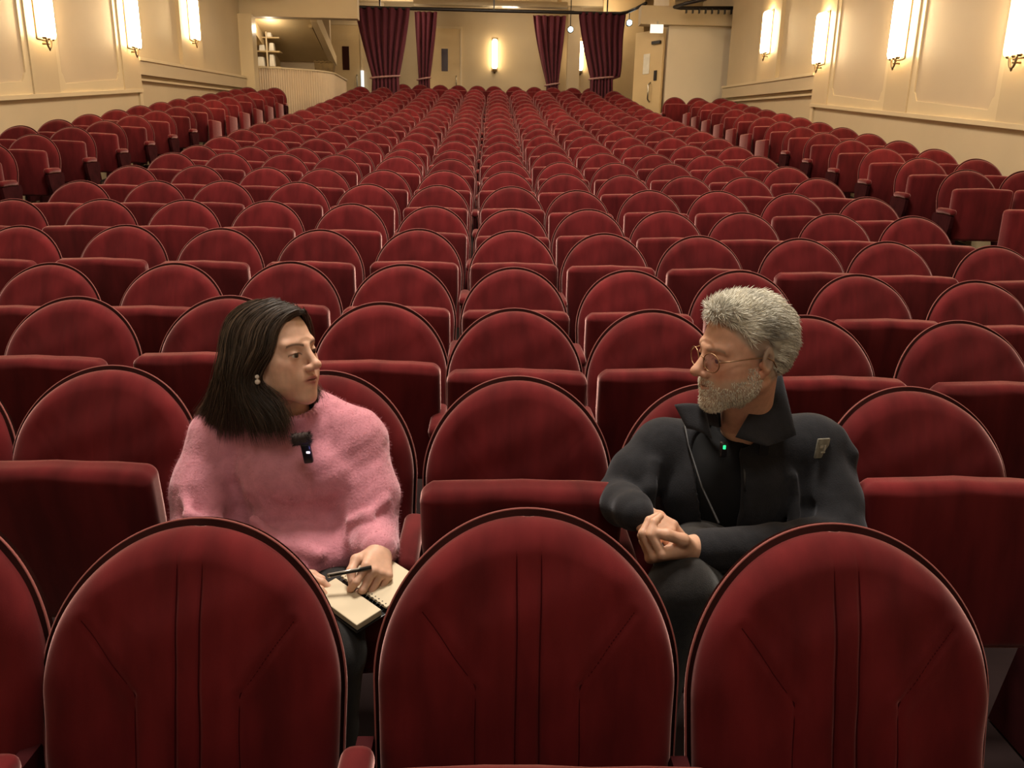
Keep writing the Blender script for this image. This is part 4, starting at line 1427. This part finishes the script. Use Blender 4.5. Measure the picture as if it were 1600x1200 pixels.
# trousers
tv = Vol((-0.68, 1.20, 0.0), (-0.16, 1.96, 0.62), 0.007)
tv.ell((-0.46, 1.81, 0.50), (0.17, 0.13, 0.10), 0)
for x in (-0.53, -0.39):
    tv.chain([(x, 1.80, 0.485), (x + 0.09, 1.38, 0.500)], [0.085, 0.062], 0.03)
    tv.chain([(x + 0.09, 1.375, 0.49), (x + 0.07, 1.40, 0.30), (x + 0.06, 1.37, 0.08)], [0.060, 0.055, 0.042], 0.02)
V, F = tv.skin()
child('trousers', mesh('trousers', V, F, True), M['trousers'], woman)
for x in (-0.47, -0.33):
    b = MB()
    v, f = roundbox((0.085, 0.24, 0.075), 0.034, 6)
    v[:, 2] -= np.clip(-v[:, 1], 0, 1) * 0.12 * (v[:, 2] > 0)
    b.add(v + np.array((x, 1.33, 0.06)), f)
    child('shoe', mesh('shoe', b.v[0], b.f, True), M['ink'], woman)


# hair
def hair_path(phi, off, zend, rnd, K=26):
    """phi from forward towards her right; returns points from parting to tip in head space"""
    S = len(phi)
    ap = np.abs(phi)
    q = np.clip((np.degrees(ap) - 58) / 122, 0, 1)
    y0 = 0.086 - 0.150 * q ** 0.8
    x0 = -0.012 + 0.010 * np.sin(np.arange(S) * 7.3)
    zt = 0.127 + off - 0.80 * np.clip(np.abs(y0 + 0.012) - 0.02, 0, 1) ** 1.30
    ex = (0.084 + off) * np.sin(phi)
    ey = -0.020 + (0.112 + off) * np.cos(phi)
    out = np.zeros((S, K, 3))
    k1 = int(K * 0.46)
    front = np.clip(1 - (ap - 1.05) / 0.75, 0, 1)
    for i in range(K):
        if i < k1:
            a = max((i / (k1 - 1)) * math.pi / 2, 0.03)
            ca, sa = math.cos(a), math.sin(a) ** 0.9
            out[:, i, 0] = x0 + (ex - x0) * sa
            out[:, i, 1] = y0 + (ey - y0) * sa
            out[:, i, 2] = 0.022 + (zt - 0.022) * ca
        else:
            u = (i - k1 + 1) / (K - k1)
            g = 1 + 0.07 * math.sin(u * 2.4) - 0.08 * u ** 3
            tuck = -0.055 * math.sin(min(1, u * 1.35) * math.pi) * front
            fwd = 0.022 * u ** 1.5 * np.clip(1 - (ap - 1.2) / 0.9, 0, 1)
            back = -0.014 * u - 0.115 * u ** 2.2 * np.clip((ap - 1.6) / 0.9, 0, 1)
            out[:, i, 0] = ex * g + 0.007 * np.sin(u * 5 + rnd * 6)
            out[:, i, 1] = ey * g + tuck + fwd + back + 0.007 * np.cos(u * 4 + rnd * 9)
            out[:, i, 2] = 0.022 + (zend - 0.022) * u
    for _ in range(3):
        out[:, 1:-1] = 0.25 * out[:, :-2] + 0.5 * out[:, 1:-1] + 0.25 * out[:, 2:]
    return out


hairp = []
for sgn in (-1, 1):
    ph = np.radians(np.linspace(54, 180, 44)) * sgn
    G = hair_path(ph, np.full(44, -0.004), -0.150 + 0.02 * np.cos(ph * 7), np.zeros(44), 22)
    V = G.reshape(-1, 3)
    F = np.array([(i * 22 + j, (i + 1) * 22 + j, (i + 1) * 22 + j + 1, i * 22 + j + 1) for i in range(43) for j in range(21)])
    hairp.append((w_head(V), F, (0.014, 0.009, 0.0065)))
nS = 6500
KH = 26
ph = np.radians(RNG.uniform(50, 182, nS)) * np.where(RNG.uniform(size=nS) < 0.70, 1, -1)
off = np.clip(RNG.normal(0.001, 0.003, nS), -0.005, 0.011)
lock = np.sin(ph * 23) * 0.5 + np.sin(ph * 41 + 1) * 0.5
G = hair_path(ph, off + 0.002 * lock, -0.162 + RNG.normal(0, 0.014, nS) + 0.014 * lock, lock * 0.4 + RNG.uniform(-.15, .15, nS), KH)
tt = np.linspace(0, 1, KH)
wob = RNG.normal(0, 0.0022, (nS, 1, 3)) * (0.3 + 2.2 * tt)[None, :, None] + 0.0022 * np.sin(tt[None, :, None] * RNG.uniform(4, 9, (nS, 1, 1)) + RNG.uniform(0, 6, (nS, 1, 3)))
G += wob * np.clip(tt * 5, 0, 1)[None, :, None]
V, F = ribbons(w_head(G.reshape(-1, 3)).reshape(G.shape), 0.00065)
tone = (RNG.uniform(0.6, 1.5, nS) * np.where(RNG.uniform(size=nS) < 0.15, 2.2, 1.0) * (1 + 0.35 * lock))[:, None] * np.array((0.050, 0.031, 0.020))
hairp.append((V, F, np.repeat(tone, KH * 3, axis=0)))
V, F, C = join(hairp)
child('hair', mesh('hair', V, F, True, C), M['hair_f'], woman)
for s in (-1, 1):
    er = MB()
    v, f = roundbox((0.010, 0.010, 0.010), 0.0049, 6)
    er.add(w_head(v + np.array((s * 0.086, 0.010, -0.034))), f).add(w_head(v * 1.25 + np.array((s * 0.088, 0.011, -0.045))), f)
    child('earring', mesh('earring', np.concatenate(er.v), er.f, True), M['pearl'], woman)

# clip-on microphone with furry windscreen on the sweater
mic = thing('clip_microphone', 'small black clip-on microphone with furry windscreen on the pink sweater', 'microphone', (-0.392, 1.618, 0.838))
v, f = roundbox((0.020, 0.014, 0.046), 0.004, 4)
b = MB().add(v, f)
b.build('transmitter', M['ink'], mic, True, loc=(0.006, -0.008, -0.012), rot=(0.1, -0.12, 0))
v, f = roundbox((0.040, 0.022, 0.026), 0.010, 8)
b = MB().add(v, f)
V, F = v, f
pp = V[RNG.integers(0, len(V), 700)]
dd_ = pp / (np.linalg.norm(pp, axis=1)[:, None] + 1e-9) + RNG.normal(size=pp.shape) * 0.4
sd = np.cross(dd_, RNG.normal(size=pp.shape))
sd /= np.linalg.norm(sd, axis=1)[:, None]
q = np.stack([pp - sd * 0.0004, pp + sd * 0.0004, pp + dd_ * 0.006], 1).reshape(-1, 3)
b.add(q, np.arange(len(q)).reshape(-1, 3))
b.build('windscreen', M['fur'], mic, loc=(-0.004, -0.010, 0.020), rot=(0.1, -0.15, 0))
MB().add(*roundbox((0.008, 0.003, 0.005), 0.0012, 4)).build('indicator_light', M['led_white'], mic, loc=(0.010, -0.0165, -0.008))
MB().add(*roundbox((0.014, 0.004, 0.03), 0.0015, 4)).build('clip', M['steel'], mic, loc=(0.0, 0.004, -0.002))
pl = bpy.data.lights.new('microphone_led', 'POINT')
pl.energy = 0.010
pl.color = (0.35, 0.3, 1.0)
pl.shadow_soft_size = 0.004
plo = bpy.data.objects.new('microphone_led', pl)
COL.objects.link(plo)
plo.location = (-0.368, 1.598, 0.838)

# spiral notebook on her lap
nbk = thing('spiral_notebook', 'open spiral notebook with cream pages on the lap of the woman', 'notebook', (-0.255, 1.448, 0.586), (R(8), R(4), R(-44)))
v, f = roundbox((0.150, 0.105, 0.006), 0.002, 4)
b = MB().add(v + np.array((0.0, 0.058, 0.0)), f)
b.build('far_page_block', M['page'], nbk)
v, f = roundbox((0.150, 0.060, 0.014), 0.002, 4)
MB().add(v + np.array((0.0, -0.036, -0.002)), f).build('near_page_block', M['page'], nbk)
v, f = roundbox((0.154, 0.182, 0.003), 0.001, 4)
MB().add(v + np.array((0.0, 0.022, -0.0115)), f).build('cover', M['ink'], nbk)
for i in range(13):
    a = np.linspace(0, 2 * np.pi, 13)
    x = -0.066 + i * 0.011
    link('wire_ring', mesh('wire_ring', *tube(np.stack([x + 0 * a, 0.0075 * np.cos(a), 0.0075 * np.sin(a) - 0.001], 1), 0.0009, 5, False), True), M['ink'], nbk)
    MB().add(*roundbox((0.003, 0.003, 0.0012), 0.0004, 2)).build('punched_hole', M['ink'], nbk, loc=(x, 0.012, 0.0029))

# pen in her hand
pen = thing('pen', 'slim silver and black pen held over the notebook', 'pen', (-0.262, 1.452, 0.636))
dr = np.array((-0.070, -0.006, -0.012))
dr = dr / np.linalg.norm(dr)
e0, e1 = -dr * 0.030, dr * 0.058
link('barrel', mesh('barrel', *tube([e0, e1], [0.0042, 0.0042], 10), True), M['ink'], pen)
up = np.array((0, -0.5, 0.86)) * 0.0042
link('metal_clip', mesh('metal_clip', *tube([e0 * 0.2 + up, e1 * 0.97 + up], [0.0019, 0.0019], 6), True), mat('polished_silver', (.85, .82, .76), .2, metal=.6), pen)
link('metal_band', mesh('metal_band', *tube([e1 * 0.92, e1], [0.0047, 0.0047], 10), True), M['steel'], pen)

# ------------------------------------------------------------------ the man in the dark jacket
MS = 0.965
mo, mB = frame((0.535, 1.642, 1.044), (-0.955, -0.29, -0.05), (-0.06, -0.02, 1.0))


def m_head(V):
    return mo + MS * (np.asarray(V) @ mB.T)


man = thing('person', 'grey-haired bearded man in glasses and a dark jacket, hands clasped', 'person', (0.58, 1.70, floor_z(1.7)))
HV, HF = head_mesh('m', mB.T @ (np.array((0.592, 1.752, 0.83)) - mo) / MS)
HC = head_colour(HV, 'm')
skinm = (0.60, 0.35, 0.24)
hv = Vol((0.20, 1.28, 0.60), (0.50, 1.58, 0.86), 0.002)
# near (left) hand, back towards the viewer, fingers folded upwards round the other hand
add_hand(hv, (0.398, 1.416, 0.702), (-0.93, -0.34, 0.02), (-0.22, -0.62, -0.75), False,
         [(1.15, 1.0, 0.5), (1.25, 1.05, 0.5), (1.3, 1.1, 0.5), (1.35, 1.1, 0.5)],
         [(0.045, 0.040, -0.020), (0.046, 0.072, -0.034), (0.030, 0.095, -0.046)], scale=0.98)
h1 = hv.skin()
hv = Vol((0.18, 1.30, 0.62), (0.46, 1.68, 0.88), 0.002)
# far (right) hand, back up, lying over the fingers of the near one
add_hand(hv, (0.300, 1.492, 0.750), (0.74, -0.58, -0.34), (0.10, -0.45, 0.88), True,
         [(0.55, 0.9, 0.5), (0.65, 1.0, 0.5), (0.75, 1.1, 0.5), (0.85, 1.1, 0.5)],
         [(0.045, 0.040, -0.020), (0.050, 0.072, -0.030), (0.040, 0.098, -0.038)], scale=0.90, back=(-0.05, 0.9, -0.30))
h2 = hv.skin()
cv = Vol((0.22, 1.30, 0.40), (0.88, 1.95, 1.0), 0.010)
cv.ell((0.59, 1.79, 0.62), (0.16, 0.09, 0.2), 0).ell((0.585, 1.775, 0.75), (0.15, 0.08, 0.10), 0.05)
cv.chain([(0.755, 1.75, 0.785), (0.775, 1.61, 0.63), (0.62, 1.51, 0.655), (0.44, 1.43, 0.705)], [0.05, 0.042, 0.036, 0.026], 0.02)
cv.chain([(0.41, 1.775, 0.78), (0.296, 1.695, 0.688), (0.297, 1.54, 0.735)], [0.045, 0.034, 0.024], 0.02)
cv.rc((0.60, 1.755, 0.78), (0.585, 1.715, 0.90), 0.06, 0.054, 0.02)
cv.chain([(0.64, 1.78, 0.50), (0.62, 1.42, 0.50)], [0.08, 0.05], 0.03).chain([(0.53, 1.76, 0.52), (0.375, 1.42, 0.60)], [0.08, 0.05], 0.03)
c0 = cv.skin()
BV, BF, BC = join([(m_head(HV), HF, HC), (h1[0], h1[1], hand_colour(h1[0], skinm)), (h2[0], h2[1], hand_colour(h2[0], skinm)), (c0[0], c0[1], skinm)])
child('body', mesh('body', BV, BF, True, BC), M['skin'], man)
for s in (-1, 1):
    v, f, c = eye_mesh(s)
    child('eye', mesh('eye', m_head(v), f, True, c), M['eye'], man)

# jacket
def jacket_solid(v, g, arms=True):
    v.ell((0.59, 1.785, 0.60), (0.180 + g, 0.120 + g, 0.19), 0).ell((0.585, 1.77, 0.735), (0.178 + g, 0.105 + g, 0.125), 0.05)
    v.ell((0.545, 1.70, 0.70), (0.13 + g, 0.085 + g, 0.12), 0.05)
    v.rc((0.415, 1.775, 0.785), (0.752, 1.75, 0.808), 0.058 + g, 0.064 + g, 0.04)
    v.rc((0.59, 1.765, 0.80), (0.585, 1.745, 0.862), 0.090 + g, 0.070 + g, 0.03)
    v.ell((0.57, 1.70, 0.55), (0.17 + g, 0.13 + g, 0.08), 0.04)


jv = Vol((0.18, 1.36, 0.44), (0.92, 1.96, 0.96), 0.004)
jacket_solid(jv, 0.008)
# opening down the front
for a, b, ra, rb in (((0.500, 1.55, 0.93), (0.515, 1.55, 0.70), 0.060, 0.046), ((0.515, 1.55, 0.70), (0.520, 1.50, 0.52), 0.046, 0.030)):
    for y in (1.55, 1.60, 1.645, 1.68):
        jv.rc((a[0], y, a[2]), (b[0], y, b[2]), ra, rb, 0.004, True)
jv.rc((0.565, 1.72, 0.86), (0.555, 1.70, 0.98), 0.058, 0.070, 0.008, True)
jv.chain([(0.760, 1.745, 0.795), (0.780, 1.68, 0.70), (0.778, 1.605, 0.63)], [0.074, 0.070, 0.066], 0.025)
jv.chain([(0.778, 1.60, 0.63), (0.60, 1.50, 0.66), (0.428, 1.427, 0.698)], [0.064, 0.056, 0.040], 0.015)
jv.chain([(0.410, 1.775, 0.785), (0.345, 1.735, 0.735), (0.296, 1.695, 0.688)], [0.066, 0.060, 0.050], 0.025)
jv.chain([(0.296, 1.69, 0.688), (0.292, 1.59, 0.722), (0.298, 1.51, 0.744), (0.304, 1.484, 0.747)], [0.050, 0.046, 0.038, 0.033], 0.014)
for pts, r_ in (([(0.375, 1.69, 0.78), (0.36, 1.655, 0.73), (0.37, 1.63, 0.68)], 0.012),
                ([(0.69, 1.66, 0.76), (0.70, 1.64, 0.69), (0.66, 1.60, 0.63)], 0.016), ([(0.82, 1.66, 0.72), (0.78, 1.605, 0.69), (0.72, 1.60, 0.675)], 0.013),
                ([(0.72, 1.54, 0.665), (0.66, 1.49, 0.69), (0.60, 1.485, 0.70)], 0.012), ([(0.57, 1.49, 0.70), (0.535, 1.455, 0.705)], 0.016),
                ([(0.80, 1.72, 0.845), (0.825, 1.70, 0.80), (0.825, 1.68, 0.76)], 0.012)):
    jv.chain(pts, [r_ * 0.7] + [r_] * (len(pts) - 2) + [r_ * 0.6], 0.025)
for pts, r_ in (([(0.705, 1.66, 0.78), (0.715, 1.635, 0.70), (0.70, 1.60, 0.66)], 0.012),):
    jv.chain(pts, [r_] * len(pts), 0.016, True)
jv.warp(lambda x, y, z: 0.0022 * noise3(np.stack([x, y, z], -1), 34, 8))
JV, JF = jv.skin()
JV = smooth(JV, JF, 2)
jacket = child('jacket', mesh('jacket', JV, JF, True), M['jacket'], man)
# shirt under it, with a V at the neck
shv = Vol((0.30, 1.55, 0.46), (0.80, 1.95, 0.95), 0.005)
jacket_solid(shv, -0.010)
shv.rc((0.532, 1.60, 0.902), (0.55, 1.65, 0.99), 0.010, 0.075, 0.004, True)
shv.rc((0.566, 1.715, 0.875), (0.558, 1.70, 0.98), 0.050, 0.066, 0.004, True)
V, F = shv.skin()
child('shirt', mesh('shirt', smooth(V, F, 1), F, True), M['shirt'], man)


def patch(name, corners, nu, nv, bulge, th, material, parent):
    """a slightly curved piece of cloth spanning four corners"""
    a, b, c, d = (np.array(q, float) for q in corners)
    nrm = np.cross(b - a, d - a)
    nrm /= np.linalg.norm(nrm)
    V = []
    for s in (1, -1):
        for i in range(nu + 1):
            for j in range(nv + 1):
                u, w = i / nu, j / nv
                e = min(u, 1 - u, w, 1 - w)
                p = a * (1 - u) * (1 - w) + b * u * (1 - w) + c * u * w + d * (1 - u) * w
                V.append(p + nrm * (bulge * 4 * u * (1 - u) + s * th / 2 * min(1, 0.35 + e * 9)))
    m = (nu + 1) * (nv + 1)
    F = []
    for i in range(nu):
        for j in range(nv):
            q = [i * (nv + 1) + j, (i + 1) * (nv + 1) + j, (i + 1) * (nv + 1) + j + 1, i * (nv + 1) + j + 1]
            F.append(q)
            F.append([m + k for k in q[::-1]])
    rim = [i * (nv + 1) for i in range(nu + 1)] + [nu * (nv + 1) + j for j in range(1, nv + 1)] + [i * (nv + 1) + nv for i in range(nu - 1, -1, -1)] + [j for j in range(nv - 1, 0, -1)]
    for i in range(len(rim)):
        p, q = rim[i], rim[(i + 1) % len(rim)]
        F.append([p, m + p, m + q, q])
    return child(name, mesh(name, V, F, True), material, parent)


# stand-and-fall collar: near flap, far flap, band round the back of the neck
patch('collar', [(0.655, 1.735, 0.995), (0.520, 1.585, 0.880), (0.585, 1.580, 0.862), (0.665, 1.625, 0.872)], 10, 8, -0.012, 0.008, M['jacket'], jacket).location = (0, 0, 0)
patch('collar', [(0.470, 1.66, 0.925), (0.405, 1.665, 0.925), (0.425, 1.625, 0.885), (0.475, 1.600, 0.870)], 8, 8, 0.008, 0.008, M['jacket'], jacket).location = (0, 0, 0)
nbv = []
k = np.linspace(-0.2, 1.25, 26) * math.pi
cx, cy = 0.572, 1.735
inn = np.stack([cx + 0.074 * np.cos(k), cy + 0.066 * np.sin(k), 0.868 + 0.0 * k], 1)
top = np.stack([cx + 0.084 * np.cos(k), cy + 0.076 * np.sin(k), 0.868 + 0.105 * np.clip(np.sin((k + 0.6) * 0.62), 0.25, 1)], 1)
n = len(k)
th_ = np.stack([np.cos(k), np.sin(k), 0 * k], 1) * 0.010
V = np.concatenate([inn, top, top + th_, inn + th_])
F = [(a * n + i, a * n + i + 1, ((a + 1) % 4) * n + i + 1, ((a + 1) % 4) * n + i) for a in range(4) for i in range(n - 1)]
child('collar_band', mesh('collar_band', V, F, True), M['jacket'], jacket).location = (0, 0, 0)


def onto(px, pz, lift=0.004):
    """the point of the jacket front nearest to that x, z"""
    d2 = (JV[:, 0] - px) ** 2 + (JV[:, 2] - pz) ** 2
    c = np.where(d2 < 0.008 ** 2)[0]
    if len(c) == 0:
        c = np.argsort(d2)[:20]
    j = c[np.argmin(JV[c, 1])]
    return np.array((px, JV[j, 1] - lift, pz))


for pts in ([(0.447, 0.87), (0.452, 0.82), (0.462, 0.76), (0.466, 0.735)], [(0.575, 0.862), (0.565, 0.82), (0.562, 0.78), (0.562, 0.745)]):
    P_ = np.array([onto(a, b, 0.002) for a, b in pts])
    P_[:, 1] = np.convolve(np.pad(P_[:, 1], 1, mode='edge'), [.25, .5, .25], 'valid')
    z = child('zip', mesh('zip', *tube(P_, 0.0026, 6), True), mat('zip_tape', (0.025, 0.025, 0.028), .55, metal=.2), jacket)
    z.location = (0, 0, 0)
pc = onto(0.744, 0.827, 0.003)
v, f = roundbox((0.040, 0.005, 0.046), 0.002, 4)
ca, sa = math.cos(0.5), math.sin(0.5)
rz = np.array([[ca, -sa, 0], [sa, ca, 0], [0, 0, 1]])
ry = np.array([[math.cos(.12), 0, math.sin(.12)], [0, 1, 0], [-math.sin(.12), 0, math.cos(.12)]])
pt = child('sleeve_patch', mesh('sleeve_patch', (v @ ry.T @ rz.T) + pc, f, True), M['patch'], jacket)
pt.location = (0, 0, 0)
pt['label'] = 'grey rectangular patch on the sleeve'
b = MB()
for dx, dz, w, h in ((-0.006, 0.004, 0.010, 0.006), (0.006, 0.001, 0.005, 0.014), (0.002, -0.009, 0.014, 0.004)):
    v2, f2 = roundbox((w, 0.002, h), 0.0008, 2)
    b.add(((v2 + np.array((dx, -0.003, dz))) @ ry.T @ rz.T) + pc, f2)
em = child('patch_emblem', mesh('patch_emblem', np.concatenate(b.v), b.f), mat('pale_thread', (.34, .32, .26), .8), jacket)
em.location = (0, 0, 0)
pc2 = onto(0.612, 0.835, 0.006)
v, f = roundbox((0.022, 0.006, 0.050), 0.0028, 4)
tb = child('button_tab', mesh('button_tab', v + pc2, f, True), M['jacket'], jacket)
tb.location = (0, 0, 0)

# trousers, near leg crossed high
tv = Vol((0.22, 1.22, 0.0), (0.84, 1.96, 0.74), 0.007)
tv.ell((0.59, 1.80, 0.50), (0.18, 0.13, 0.11), 0)
tv.chain([(0.66, 1.79, 0.49), (0.64, 1.40, 0.49)], [0.092, 0.068], 0.03).chain([(0.64, 1.39, 0.48), (0.64, 1.41, 0.28), (0.64, 1.37, 0.08)], [0.064, 0.058, 0.045], 0.02)
tv.chain([(0.54, 1.77, 0.54), (0.44, 1.52, 0.605), (0.378, 1.385, 0.638)], [0.095, 0.080, 0.066], 0.03).chain([(0.372, 1.38, 0.63), (0.34, 1.40, 0.42), (0.34, 1.37, 0.20)], [0.062, 0.056, 0.045], 0.02)
tv.warp(lambda x, y, z: 0.0018 * noise3(np.stack([x, y, z], -1), 40, 12))
V, F = tv.skin()
child('trousers', mesh('trousers', V, F, True), M['trousers'], man)
for x, z in ((0.64, 0.05), (0.34, 0.16)):
    v, f = roundbox((0.095, 0.27, 0.08), 0.036, 6)
    v[:, 2] -= np.clip(-v[:, 1], 0, 1) * 0.14 * (v[:, 2] > 0)
    child('shoe', mesh('shoe', v + np.array((x, 1.32, z + .012)), f, True), M['ink'], man)

# hair and beard
HN = vnormals(HV, HF)
A = HV.copy()


def hair_mask(P_):
    x, y, z = P_[:, 0], P_[:, 1], P_[:, 2]
    line = np.where(y > 0.02, 0.088 - 0.0 * y, np.where(y > -0.020, 0.030 + (y + 0.020) / 0.04 * 0.058, -0.062 + np.clip((y + 0.06) / 0.04, 0, 1) * 0.06))
    return (z > line) & ~((np.abs(x) > 0.068) & (np.abs(y + 0.01) < 0.026) & (z < 0.042))


hm = hair_mask(HV)
# a thick under-layer so that no scalp shows
cap = Vol((-0.12, -0.16, -0.10), (0.12, 0.13, 0.17), 0.003)
cap.ell((0, -0.018, 0.055), (0.0815, 0.1015, 0.083), 0).ell((0, 0.030, 0.108), (0.052, 0.046, 0.022), 0.03).ell((0, -0.065, 0.005), (0.064, 0.050, 0.060), 0.03)
cap.ell((0, 0.075, 0.005), (0.12, 0.072, 0.080), 0.010, True)
cap.rc((0.09, 0.0, -0.07), (0.09, 0.004, 0.026), 0.030, 0.032, 0.008, True).rc((-0.09, 0.0, -0.07), (-0.09, 0.004, 0.026), 0.030, 0.032, 0.008, True)
cap.cut((0, 0.35, -0.94), 0.040)
cap.warp(lambda x, y, z: 0.003 * noise3(np.stack([x, y * 0.6, z], -1), 120, 21))
CV, CF = cap.skin()
CN = vnormals(CV, CF)
parts = [(m_head(CV), CF, np.clip(0.42 + 0.10 * noise3(CV, 90, 31), .2, .6)[:, None] * np.array((1.0, 0.95, 0.80)))]
ok = np.where((CN[:, 2] > -0.75) & ~((np.abs(CV[:, 0]) > 0.055) & (np.abs(CV[:, 1] + 0.004) < 0.034) & (CV[:, 2] < 0.046)))[0]
pick = ok[RNG.integers(0, len(ok), 9500)]
p0, nn_ = CV[pick], CN[pick]
sweep = np.stack([0 * p0[:, 0], -0.75 + 0 * p0[:, 0], 0.10 - 0.9 * np.clip(-p0[:, 1] / 0.09, 0, 1)], 1)
sweep += 0.35 * np.stack([noise3(p0, 60, 41), noise3(p0, 60, 42), noise3(p0, 60, 43)], 1)
d = sweep + nn_ * 0.45 + RNG.normal(size=p0.shape) * 0.16
dn = (d * nn_).sum(1)
d += nn_ * np.clip(0.38 - dn, 0, None)[:, None]
d /= np.linalg.norm(d, axis=1)[:, None]
ln = RNG.uniform(0.012, 0.026, len(pick)) * np.clip(0.45 + (p0[:, 2] + 0.03) * 7, 0.35, 1.1)
t = np.linspace(0, 1, 5)
P_ = p0[:, None] - nn_[:, None] * 0.002 + d[:, None] * (ln[:, None] * t)[..., None] - nn_[:, None] * (0.18 * ln[:, None] * t ** 2)[..., None]
V, F = ribbons(m_head(P_.reshape(-1, 3)).reshape(P_.shape), 0.0007)
tn = np.clip(0.74 + 0.16 * noise3(p0, 45, 51) + RNG.normal(0, 0.10, len(pick)) - 0.22 * bump(p0, (-0.07, -0.02, 0.07), (0.05, 0.045, 0.03)), 0.10, 0.92)
parts.append((V, F, np.repeat(tn[:, None] * np.array((1.0, 0.96, 0.83)), 15, axis=0)))
V, F, C = join(parts)
child('hair', mesh('hair', V, F, True, C), M['hair_m'], man)

x, y, z = np.abs(HV[:, 0]), HV[:, 1], HV[:, 2]
bm = (z < -0.036) & (z > -0.122) & (y > -0.004) & (bump(np.stack([x, y, z], 1), (0, 0.094, -0.0585), (0.021, 0.03, 0.0075)) < 0.45)
bm &= ~((z > -0.052) & (y > 0.030) & (x < 0.062) & ~((x < 0.030) & (z < -0.041)))
bm |= (z < -0.01) & (z > -0.05) & (np.abs(y - 0.016) < 0.011) & (x > 0.05)
ok = np.where(bm)[0]
pick = ok[RNG.integers(0, len(ok), 4200)]
p0, nn_ = HV[pick], HN[pick]
d = nn_ * 0.55 + np.array((0, 0.10, -0.75)) + RNG.normal(size=p0.shape) * 0.22
d /= np.linalg.norm(d, axis=1)[:, None]
ln = RNG.uniform(0.0035, 0.0065, len(pick)) * np.where(p0[:, 2] < -0.085, 1.35, 1.0)
P_ = p0[:, None] - nn_[:, None] * 0.0005 + d[:, None] * (ln[:, None] * np.linspace(0, 1, 3))[..., None]
V, F = ribbons(m_head(P_.reshape(-1, 3)).reshape(P_.shape), 0.0006)
tn = np.clip(0.74 + RNG.normal(0, 0.16, len(pick)) + 0.12 * noise3(p0, 60, 61), 0.12, 0.92)
child('beard', mesh('beard', V, F, True, np.repeat(tn[:, None] * np.array((1.0, 0.94, 0.78)), 9, axis=0)), M['hair_m'], man)

# glasses
gl = thing('eyeglasses', 'thin round bronze-framed glasses worn by the man', 'glasses', (0.44, 1.60, 1.06))
a = np.linspace(0, 2 * np.pi, 33)
for s in (-1, 1):
    c = np.array((s * 0.0335, 0.0985, 0.001))
    ring = c + np.stack([0.0235 * np.cos(a), -0.0045 * (s * np.cos(a) + 0.2), 0.0205 * np.sin(a)], 1)
    child('rim', mesh('rim', m_head(tube(ring, 0.0013, 6, False)[0]), tube(ring, 0.0013, 6, False)[1], True), M['gold'], gl)
    disc = np.concatenate([ring[:-1] + np.array((0, 0.0004, 0)), ring[:-1] - np.array((0, 0.0004, 0))])
    F = [list(range(32)), list(range(32, 64))[::-1]] + [(i, (i + 1) % 32, 32 + (i + 1) % 32, 32 + i) for i in range(32)]
    child('lens', mesh('lens', m_head(disc), F), M['lens'], gl)
    tp = np.array([(s * 0.057, 0.094, 0.006), (s * 0.069, 0.080, 0.010), (s * 0.0775, 0.035, 0.013), (s * 0.0815, -0.006, 0.013), (s * 0.083, -0.022, 0.004), (s * 0.081, -0.032, -0.012)])
    child('temple_arm', mesh('temple_arm', m_head(tube(tp, 0.0014, 6)[0]), tube(tp, 0.0014, 6)[1], True), M['gold'], gl)
br = np.array([(-0.0105, 0.0985, 0.004), (-0.004, 0.101, 0.0085), (0.004, 0.101, 0.0085), (0.0105, 0.0985, 0.004)])
child('bridge', mesh('bridge', m_head(tube(br, 0.0013, 6)[0]), tube(br, 0.0013, 6)[1], True), M['gold'], gl)
m2 = thing('clip_microphone', 'tiny black clip-on microphone with a green light on the black shirt', 'microphone', (0.500, 1.592, 0.852))
MB().add(*roundbox((0.016, 0.012, 0.034), 0.004, 4)).build('transmitter', M['ink'], m2, True, loc=(0, 0.004, -0.004))
MB().add(*roundbox((0.006, 0.003, 0.009), 0.0012, 4)).build('indicator_light', M['led_green'], m2, loc=(0, -0.0025, 0.003))
